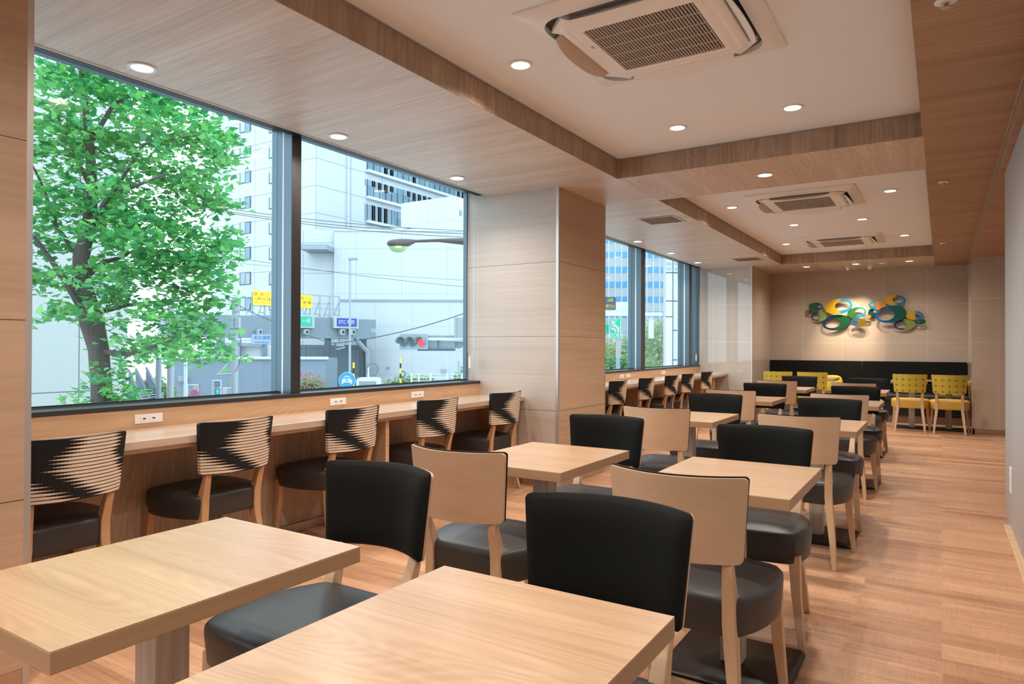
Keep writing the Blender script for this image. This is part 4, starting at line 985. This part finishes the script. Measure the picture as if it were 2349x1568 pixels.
# traffic signal on its arm
T_ = S('traffic_light', 'horizontal traffic light glowing red on a white arm', 'traffic light', 946, 26)
a, c = T_.p(917, 801), T_.p(982, 763)
hs = MB().box(a.x, c.x, -.12, .12, a.z, c.z-.02).build('housing', oplain('signal_grey', (.42, .54, .62), .4), T_.r, bevel=.03, seg=3)
for i, u in enumerate((926, 947, 968)):
    q = T_.p(u, 785.5, -.12)
    disc(T_, .17, -.15, -.12, 'steel_blue', 'lens_rim', x=q.x, z=q.z); disc(T_, .145, -.17, -.15, emit('red_signal', (1, .04, .08), 1.1) if i == 2 else oplain('unlit_lens', (.10, .19, .22), .2), 'lens', x=q.x, z=q.z)
    vz = MB(); N = 14; o_, i_ = [], []
    for k, rad in ((0, .185), (1, .170)):
        for y_, dx, dz in ((-.12, 0, 0), (-.34, -.10, .045)):
            row = [(q.x + dx + rad*math.cos(PI*1.15*j/N - .07*PI), y_, q.z + dz + rad*math.sin(PI*1.15*j/N - .07*PI)) for j in range(N+1)]
            (o_ if k == 0 else i_).append(row)
    vz.rings([o_[0], o_[1], i_[1], i_[0]], False, False, closed=False); vz.build('visor', oplain('visor_grey', (.22, .33, .38), .4), T_.r, smooth=True)
a, c = T_.p(982, 778, .1), T_.p(1300, 782, .1)
MB().tube([a, (c.x, c.y, c.z)], [.07, .09], 10).build('arm', M['w'], T_.r, smooth=True)
a, d = T_.p(962, 803), T_.p(1043, 768); MB().box(a.x, d.x, .1, .45, a.z, d.z).build('rear_housing', oplain('signal_teal', (.30, .44, .50), .4), T_.r, bevel=.04)
q = T_.p(1052, 788, .3); disc(T_, .19, .2, .5, oplain('signal_teal2', (.28, .42, .48), .4), 'rear_visor', x=q.x, z=q.z)
a, d = T_.p(958, 804), T_.p(1043, 800); MB().box(a.x, d.x, -.05, .4, a.z, d.z).build('bracket', M['dark_steel'], T_.r)
MB().box(c.x-.12, c.x+.12, 0, .24, 0, c.z+.6).build('shaft', M['w'], T_.r)
q = T_.p(1005, 798, -.1); MB().tube([(q.x, -.05, q.z), (q.x, -.05, q.z+.3)], .03, 6).build('bolt', M['dark_steel'], T_.r)
g_ = S('road_sign', 'grey metal back of a road sign on the traffic light arm', 'sign', 1062, 25.6, z=0)
a, c = g_.p(1042, 775), g_.p(1130, 728); MB().box(a.x, c.x, -.02, .02, a.z, c.z).box(a.x+.01, a.x+.09, -.05, -.02, a.z, c.z).box(a.x+.46, a.x+.53, -.05, -.02, a.z, c.z).build('panel', oplain('sign_back_grey', (.44, .52, .52), .5), g_.r)

# blue car-only sign
q = S('car_sign', 'round blue sign with a white car front on it', 'sign', 796, 25)
c = q.p(796, 872); disc(q, .31, 0, .02, 'w', 'rim', x=c.x, z=c.z); disc(q, .295, -.012, 0, 'blue_sign', 'face', x=c.x, z=c.z)
cb = [(-.19, -.13), (-.19, .02), (-.13, .05), (-.09, .15), (-.05, .165), (.05, .165), (.09, .15), (.13, .05), (.19, .02), (.19, -.13), (.13, -.13), (.13, -.08), (-.13, -.08), (-.13, -.13)]
MB().prism(cb, lambda a, b, k: (c.x + a, (-.012, -.022)[k], c.z + b)).build('car_emblem', M['w'], q.r)
for pl in ([(-.075, .13), (-.10, .06), (-.01, .06), (-.01, .13)], [(.075, .13), (.10, .06), (.01, .06), (.01, .13)], [(-.04, .02), (.04, .02), (.04, -.035), (-.04, -.035)]):
    MB().prism(pl, lambda a, b, k: (c.x + a, (-.022, -.026)[k], c.z + b)).build('car_glass', M['blue_sign'], q.r)
MB().tube([(c.x, .05, 0), (c.x, .05, c.z+.2)], .035, 8).build('post', M['pole_grey'], q.r)
# striped bollard posts
for i, (u, v0, D, lb) in enumerate(((811.5, 831, 33, 'yellow and black striped post with a small ring beside the round blue sign'), (919, 821, 36, 'yellow and black striped post with a small ring before the hedge'))):
    s_ = S('striped_post', lb, 'post', u, D, group='striped posts across the street'); tp = s_.p(u, v0).z; n = 14
    MB().tube([(0, 0, 0), (0, 0, tp)], .045, 8).build('shaft', M['yel'], s_.r)
    k_ = MB()
    for j in range(0, n, 2): k_.tube([(0, 0, tp - (j+1)*.27), (0, 0, tp - (j+1)*.27 - .27)], .047, 8)
    k_.build('bands', M['ink'], s_.r)
    zz = tp - .85; MB().tube([(.12 + .13*math.cos(a), 0, zz + .16*math.sin(a)) for a in [2*PI*j/12 for j in range(13)]], .035, 6).build('loop', M['dark_steel'], s_.r)
# convex mirror seen from behind, white cabinet
s_ = S('road_mirror', 'round convex road mirror seen from behind on a cream post', 'mirror', 852, 36)
c = s_.p(854, 847); disc(s_, .33, 0, .06, oplain('mirror_back', (.30, .38, .42), .4), 'mirror_back', x=c.x, z=c.z); MB().tube([(c.x-.2, -.03, 0), (c.x-.2, -.03, c.z+.12)], .05, 8).build('post', M['w'], s_.r)
for k in range(5): an = PI*(k/5)*2; MB().tube([(c.x, -.01, c.z), (c.x + .31*math.cos(an), -.01, c.z + .31*math.sin(an))], .008, 4).build('spoke', M['steel_blue'], s_.r)
MB().tube([(c.x + .33*math.cos(a), 0, c.z + .33*math.sin(a)) for a in [2*PI*j/24 for j in range(25)]], .012, 6).build('rim', M['dark_steel'], s_.r)
s_ = S('white_cabinet', 'rounded white roadside cabinet with a grey inset face', 'cabinet', 843, 24)
a, c = s_.p(817, 905), s_.p(869.5, 866); pts = rrect((c.x-a.x)/2, 1.2, .12, 6)
MB().prism(pts, lambda p0, p1, k: ((a.x+c.x)/2 + p0, (.4, 0)[k], c.z - 1.2 + p1)).build('body', M['w'], s_.r); MB().box(a.x, c.x, .0, .4, 0, c.z-2.2).build('foot', M['w'], s_.r)
a2, c2 = s_.p(823.5, 905), s_.p(863, 874); MB().box(a2.x, c2.x, -.02, 0, a2.z, c2.z).build('inset_face', oplain('inset_grey', (.34, .46, .50), .4), s_.r, bevel=.01)
# fence
s_ = S('white_fence', 'white tubular street fence before the hedge', 'fence', 985, 40)
xs = [s_.p(u, 860).x for u in (944, 961, 988, 1026, 1060, 1100)]; zt = s_.p(985, 856).z
f_ = MB()
for x_ in xs: f_.box(x_-.05, x_+.05, -.05, .05, 0, zt)
for k in range(5): f_.box(xs[0], xs[-1], -.02, .02, zt-.06-k*.2, zt-.02-k*.2)
f_.build('rails', M['w'], s_.r)

# cables
def cable(lab, pts, rad=.02):
    P = [at(*p) for p in pts]; o = P[0].copy()
    ob = MB().tube([p - o for p in P], rad, 5).build('overhead_cable', M['dark_steel'], None, loc=o); tag(ob, lab, 'cable', 'overhead cables across the street')
def sag(a, c, s, n=10): return [tuple(a[i] + (c[i]-a[i])*t/n + (s*4*(t/n)*(1-t/n) if i == 1 else 0) for i in range(3)) for t in range(n+1)]
cable('thin overhead cable, topmost of the bundle over the lamp', sag((420, 462, 45), (1250, 532, 45), 18), .022)
cable('thin overhead cable, second of the bundle over the lamp', sag((420, 468, 45), (1250, 540, 45), 18), .022)
cable('thin overhead cable, lowest of the bundle over the lamp', sag((420, 470, 45), (1250, 547, 45), 20), .022)
cable('overhead cable crossing the hall below the lamp', sag((420, 570, 40), (1250, 672, 40), 12), .013)
cable('faint overhead cable just under the lamp arm', sag((420, 590, 50), (1250, 650, 50), 8), .012)
cable('dark cable hanging from the signal pole and rising towards the pillar', sag((541, 697, 33.5), (760, 786, 30), 6) + sag((780, 786, 30), (1250, 640, 26), 22), .02)

# --- planting
LEAF = [(0, 0), (.30, .06), (.22, .22), (.50, .34), (.26, .46), (.22, .62), (0, 1.0), (-.22, .62), (-.26, .46), (-.50, .34), (-.22, .22), (-.30, .06)]
def add_leaf(mb, c, s, nrm, sp, shape=LEAF):
    a = nrm.cross(sp); 
    if a.length < 1e-4: return
    a.normalize(); b_ = a.cross(nrm).normalized(); n = len(mb.v)
    for x, y in shape: mb.v.append(tuple(c + a*(x*s) + b_*((y-.4)*s) - nrm*(abs(x)*s*.35)))
    mb.f.append(tuple(range(n, n+len(shape))))
def rv(): return Vector((random.gauss(0, 1), random.gauss(0, 1), random.gauss(0, 1)))
TD = 12.0
tb = at(232, 900, TD); tree = empty('street_tree', (tb.x, tb.y, GZ), 0, 'leafy plane tree filling the first window pane, trunk near its lower edge', 'tree')
off = Vector((tb.x, tb.y, GZ))
def tp(u, v, dd=0): return at(u, v, TD+dd) - off
tk = MB()
tk.tube([Vector((0, 0, 0)), tp(234, 940), tp(232, 880), tp(226, 800), tp(212, 745), tp(188, 650), tp(186, 590), tp(203, 520), tp(212, 440), tp(205, 320), tp(190, 200), tp(180, 60)],
        [.22, .17, .165, .165, .19, .15, .13, .11, .09, .07, .05, .03], 12)
tk.build('trunk', M['bark'], tree, smooth=True)
for br, r0 in (([(205, 740, 0), (160, 660, -.3), (120, 600, -.6), (80, 545, -.9), (20, 500, -1.0)], .07), ([(190, 640, 0), (240, 600, .3), (280, 590, .6), (330, 560, .9)], .06), ([(226, 805, 0), (290, 812, -.2), (340, 800, -.5), (375, 785, -.8), (440, 770, -1)], .05),
              ([(200, 530, 0), (250, 450, -.5), (300, 430, -.8), (380, 400, -1.1)], .06), ([(205, 330, 0), (260, 240, .6), (330, 200, .9), (420, 180, 1.2)], .05), ([(188, 600, 0), (130, 520, .5), (100, 430, .8), (60, 350, 1)], .05),
              ([(212, 440, 0), (160, 330, .4), (120, 240, .5)], .04), ([(212, 720, 0), (290, 700, .5), (380, 690, .8), (450, 690, 1)], .05), ([(260, 440, -.5), (330, 330, -.7), (450, 310, -.9)], .035)):
    P = [tp(*p) for p in br]; MB().tube(P, [r0*(1-.75*i/(len(P)-1)) for i in range(len(P))], 7).build('branch', M['bark'], tree, smooth=True)
lf = MB()
BLOBS = [(140, 190, 80, 80), (300, 190, 130, 70), (400, 270, 110, 60), (480, 320, 60, 35), (130, 330, 80, 60), (270, 330, 110, 60), (400, 370, 110, 55), (170, 440, 100, 50), (320, 450, 110, 50), (440, 450, 70, 50),
         (120, 530, 60, 45), (330, 540, 120, 45), (450, 540, 65, 45), (220, 620, 90, 35), (380, 640, 110, 45), (470, 610, 45, 40), (100, 640, 30, 25), (130, 720, 55, 22), (260, 700, 100, 35), (400, 720, 100, 35), (230, 650, 90, 30),
         (300, 780, 60, 20), (390, 800, 105, 30), (440, 770, 60, 25), (480, 745, 30, 20), (500, 805, 25, 10), (250, 850, 40, 35), (200, 905, 50, 22), (265, 905, 45, 25), (200, 60, 200, 60), (380, 110, 110, 70), (-40, 350, 90, 260), (0, 620, 70, 60), (505, 350, 34, 22), (495, 470, 30, 30), (505, 560, 30, 25), (490, 690, 35, 20), (515, 320, 20, 18), (500, 640, 25, 20), (350, 600, 130, 40), (300, 520, 150, 40)]
for bu, bv, ru, rvv in BLOBS:
    ncl = max(3, int(ru*rvv/300))
    for k in range(ncl):
        an, ra = random.uniform(0, 2*PI), math.sqrt(random.random())
        c = tp(bu + ru*ra*math.cos(an), bv + rvv*ra*math.sin(an), random.uniform(-1.3, 1.3)*min(1, ru/90))
        for j in range(random.randint(20, 30)):
            o_ = rv(); pos = c + Vector((o_.x*.19, o_.y*.19, o_.z*.085 - .05*(o_.x**2+o_.y**2)*.3))
            add_leaf(lf, pos, random.uniform(.11, .19), (Vector((0, 0, 1)) + rv()*.42).normalized(), rv().normalized())
lf.build('foliage', M['leaf'], tree)
def bush(name, label, cat, u0, u1, v0, D, n, size, mt='leaf2', dep=1.2, tips=0, hz=None, group=None):
    s_ = S(name, label, cat, (u0+u1)/2, D, group=group); a, c = s_.p(u0, v0), s_.p(u1, v0); hw_ = (c.x-a.x)/2; top = a.z
    m1, m2 = MB(), MB()
    for i in range(n):
        t = random.uniform(-1, 1); ph = random.uniform(0, PI)
        rad = random.uniform(.75, 1.0); zz = max(.02, (1-.35*abs(t)**3)*top*(.35+.65*math.sin(ph)*rad) + random.gauss(0, size*.6))
        pos = Vector((t*hw_, -math.cos(ph)*dep*rad + random.gauss(0, .1), zz))
        add_leaf(m1, pos, size*random.uniform(.7, 1.3), (rv()*.6 + Vector((0, -.6, .7))).normalized(), rv().normalized(), [(0, 0), (.3, .4), (0, 1), (-.3, .4)])
    m1.build('foliage', M[mt], s_.r)
    if tips:
        for i in range(tips):
            t = random.uniform(-1, 1); pos = Vector((t*hw_, random.uniform(-dep, .2), (1-.35*abs(t)**3)*top*random.uniform(.86, 1.05)))
            add_leaf(m2, pos, size*1.1, rv().normalized(), Vector((0, 0, 1)), [(0, 0), (.2, .4), (0, 1), (-.2, .4)])
        m2.build('red_shoots', M['leaf3'], s_.r)
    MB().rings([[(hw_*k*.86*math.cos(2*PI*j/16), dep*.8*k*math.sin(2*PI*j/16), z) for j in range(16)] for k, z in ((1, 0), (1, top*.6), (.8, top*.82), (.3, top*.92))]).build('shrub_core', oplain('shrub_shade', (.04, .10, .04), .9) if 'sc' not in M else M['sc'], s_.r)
bush('photinia_shrub', 'rounded green shrub with red young shoots beside the mullion', 'shrub', 655, 766, 862, 27, 4200, .10, dep=1.0, tips=420)
bush('hedge', 'green hedge against the pillar behind the white fence', 'hedge', 1028, 1130, 852, 46, 1500, .26)
bush('hedge', 'low thin hedge of climbers along the white wall', 'hedge', 872, 1030, 862, 50, 1400, .24)
bush('hedge', 'patch of bushes under the footbridge stairs', 'hedge', 290, 400, 868, 40, 1400, .22)

# ------------------------------------------------------------------ seen through the far window
b = S('blue_window_tower', 'white office tower with rows of blue windows', 'building', 1462, 95, -YAW)
fx = b.p(1340, 600).x; zt = 60
MB().box(fx-8, b.p(1530, 600).x, .3, 30, 0, zt).build('wall', oplain('pale_cladding', (.72, .82, .86), .5), b.r)
for k in range(6):
    vc = 550 + 34.2*k*1.0
    for j in range(11):
        u0 = 1382 + 14.6*j
        bx_ = b.box(MB(), u0, u0+12.4, vc-7.2, vc+7.2, .25, .32).build('window', M['win_blue'], b.r)
g_ = MB()
for j in range(12): x_ = b.p(1380.4 + 14.6*j, 600).x; g_.box(x_-.10, x_+.10, .22, .3, 0, zt)
g_.build('fins', M['w'], b.r)
b = S('panel_column_building', 'white building end with dark joints beside the far mullion', 'building', 1546, 30, 0)
b.box(MB(), 1527, 1563, 300, 1000, 0, .5, z0=0, z1=16).build('wall', M['w'], b.r)
g_ = MB(); b.box(g_, 1542.5, 1545, 300, 1000, -.02, .02, z0=0, z1=16)
for u0, u1, v in ((1528, 1563, 625), (1528, 1563, 690), (1527, 1543, 726), (1543, 1563, 757), (1543, 1563, 825), (1528, 1545, 592)): b.box(g_, u0, u1, v-1, v+1, -.02, .02)
g_.build('joint_lines', M['dark_steel'], b.r)
b.box(MB(), 1563, 1568, 300, 1000, -.1, .5, z0=0, z1=16).build('speckled_edge', oplain('granite', (.40, .50, .62), .5), b.r)
for u0 in (1530, 1549):
    for v in (604, 616): b.box(MB(), u0, u0+10, v-3, v+3, -.03, 0).build('vent', M['curtain'], b.r)
s_ = S('motorway_sign', 'green motorway sign with white lane arrows and ETC lettering', 'sign', 1412, 42)
a, c = s_.p(1399, 776), s_.p(1427, 730.5)
MB().box(a.x, c.x, 0, .05, a.z, c.z).build('plate', oplain('sign_edge', (.55, .80, .70), .4), s_.r)
MB().box(a.x+.03, c.x-.03, -.02, 0, a.z+.03, c.z-.03).build('face', M['green_sign'], s_.r)
ar = MB()
def sp_(u, v): q = s_.p(u, v); return (q.x, -.03, q.z)
ar.tube([sp_(1401, 735), sp_(1407, 737), sp_(1412, 739), sp_(1413, 733)], .035, 5).tube([sp_(1405, 740), sp_(1410, 745), sp_(1417, 752), sp_(1418, 762)], .05, 5).tube([sp_(1401, 752), sp_(1409, 756), sp_(1413, 762)], .045, 5).tube([sp_(1402, 745.5), sp_(1410, 749)], .04, 5).tube([sp_(1423.2, 735), sp_(1423.2, 762)], .025, 5)
ar.hexa([sp_(1402, 743), sp_(1410, 741), sp_(1410, 740), sp_(1403, 738)] + [tuple(Vector(sp_(u, v)) + Vector((0, -.02, 0))) for u, v in ((1402, 743), (1410, 741), (1410, 740), (1403, 738))])
ar.build('lane_arrows', M['w'], s_.r)
text('ETC専用', .30, M['w'], s_.r, s_.p(1413, 769.5, -.04), sx=.78)
MB().box(a.x+.4, a.x+.65, .1, .3, 0, a.z).build('post', M['steel_blue'], s_.r)
s_ = S('motorway_sign', 'edge of a second green sign half hidden by the pillar', 'sign', 1385, 42.5)
a, c = s_.p(1350, 766), s_.p(1396, 744); MB().box(a.x, c.x, 0, .05, a.z, c.z).build('face', M['green_sign'], s_.r)
MB().box(a.x+.2, a.x+.4, .1, .3, 0, a.z).build('post', M['steel_blue'], s_.r)
s_ = S('led_sign', 'dark message board with yellow characters beside the pillar', 'sign', 1390, 44)
a, c = s_.p(1340, 710), s_.p(1413, 681); MB().box(a.x, c.x, 0, .4, a.z, c.z).build('board', oplain('board_slate', (.05, .10, .13), .4), s_.r, bevel=.02)
ly = emit('led_yellow', (.85, .85, .10), .8)
text('5時', .27, ly, s_.r, s_.p(1400, 689, -.02), sx=.95); text('通行止', .22, ly, s_.r, s_.p(1400, 702, -.02), sx=.95)
MB().box(a.x+.4, a.x+.7, .4, .7, 0, c.z).build('post', M['steel_blue'], s_.r)
s_ = S('motorway_gantry', 'pale steel motorway gantry with lattice legs behind the green sign', 'gantry', 1440, 48)
zz = s_.p(1440, 724).z; z2 = s_.p(1440, 716).z
MB().box(s_.p(1380, 720).x, s_.p(1520, 720).x, 0, .5, zz, z2).build('beam', M['w'], s_.r)
for u in (1421, 1445, 1452): x_ = s_.p(u, 760).x; MB().box(x_-.1, x_+.1, 0, .25, 0, zz).build('post', M['pole_grey'], s_.r)
g_ = MB()
for k in range(14): g_.box(s_.p(1424, 760).x, s_.p(1438, 760).x, .1, .2, .3+k*.42, .38+k*.42)
g_.build('rungs', M['pole_grey'], s_.r)
MB().box(s_.p(1380, 700).x, s_.p(1458, 700).x, 1, 4, z2, s_.p(1458, 690).z).build('deck', M['w'], s_.r)
s_.box(MB(), 1488, 1500, 722, 776, .3, .5).build('cabinet', M['w'], s_.r)
def far_tree(u0, u1, v0, D, lb):
    s_ = S('far_tree', lb, 'tree', (u0+u1)/2, D, group='trees across the motorway'); a, c = s_.p(u0, v0), s_.p(u1, v0)
    hw_ = (c.x-a.x)/2; m1 = MB(); hz = a.z
    for i in range(150):
        cc = rv().normalized()*random.uniform(.6, 1.0); cc = Vector((cc.x*hw_, cc.y*3, hz*.56 + cc.z*hz*.44))
        for j in range(34):
            add_leaf(m1, cc + rv()*.42, random.uniform(.16, .30), (Vector((0, -.3, 1)) + rv()*.5).normalized(), rv().normalized(), [(0, 0), (.3, .4), (0, 1), (-.3, .4)])
    m1.build('foliage', M['leaf2'], s_.r)
    MB().tube([(0, 0, 0), (0, 0, hz*.6)], [.25, .15], 8).build('trunk', M['bark'], s_.r)
far_tree(1340, 1432, 782, 58, 'rounded green tree under the green motorway sign')
far_tree(1400, 1490, 776, 60, 'green tree behind the lattice legs of the gantry')
far_tree(1462, 1560, 728, 64, 'taller green tree between the mullions of the far window')
bush('hedge', 'bushes at the foot of the gantry in the far window', 'hedge', 1360, 1540, 818, 44, 4000, .26, dep=2)
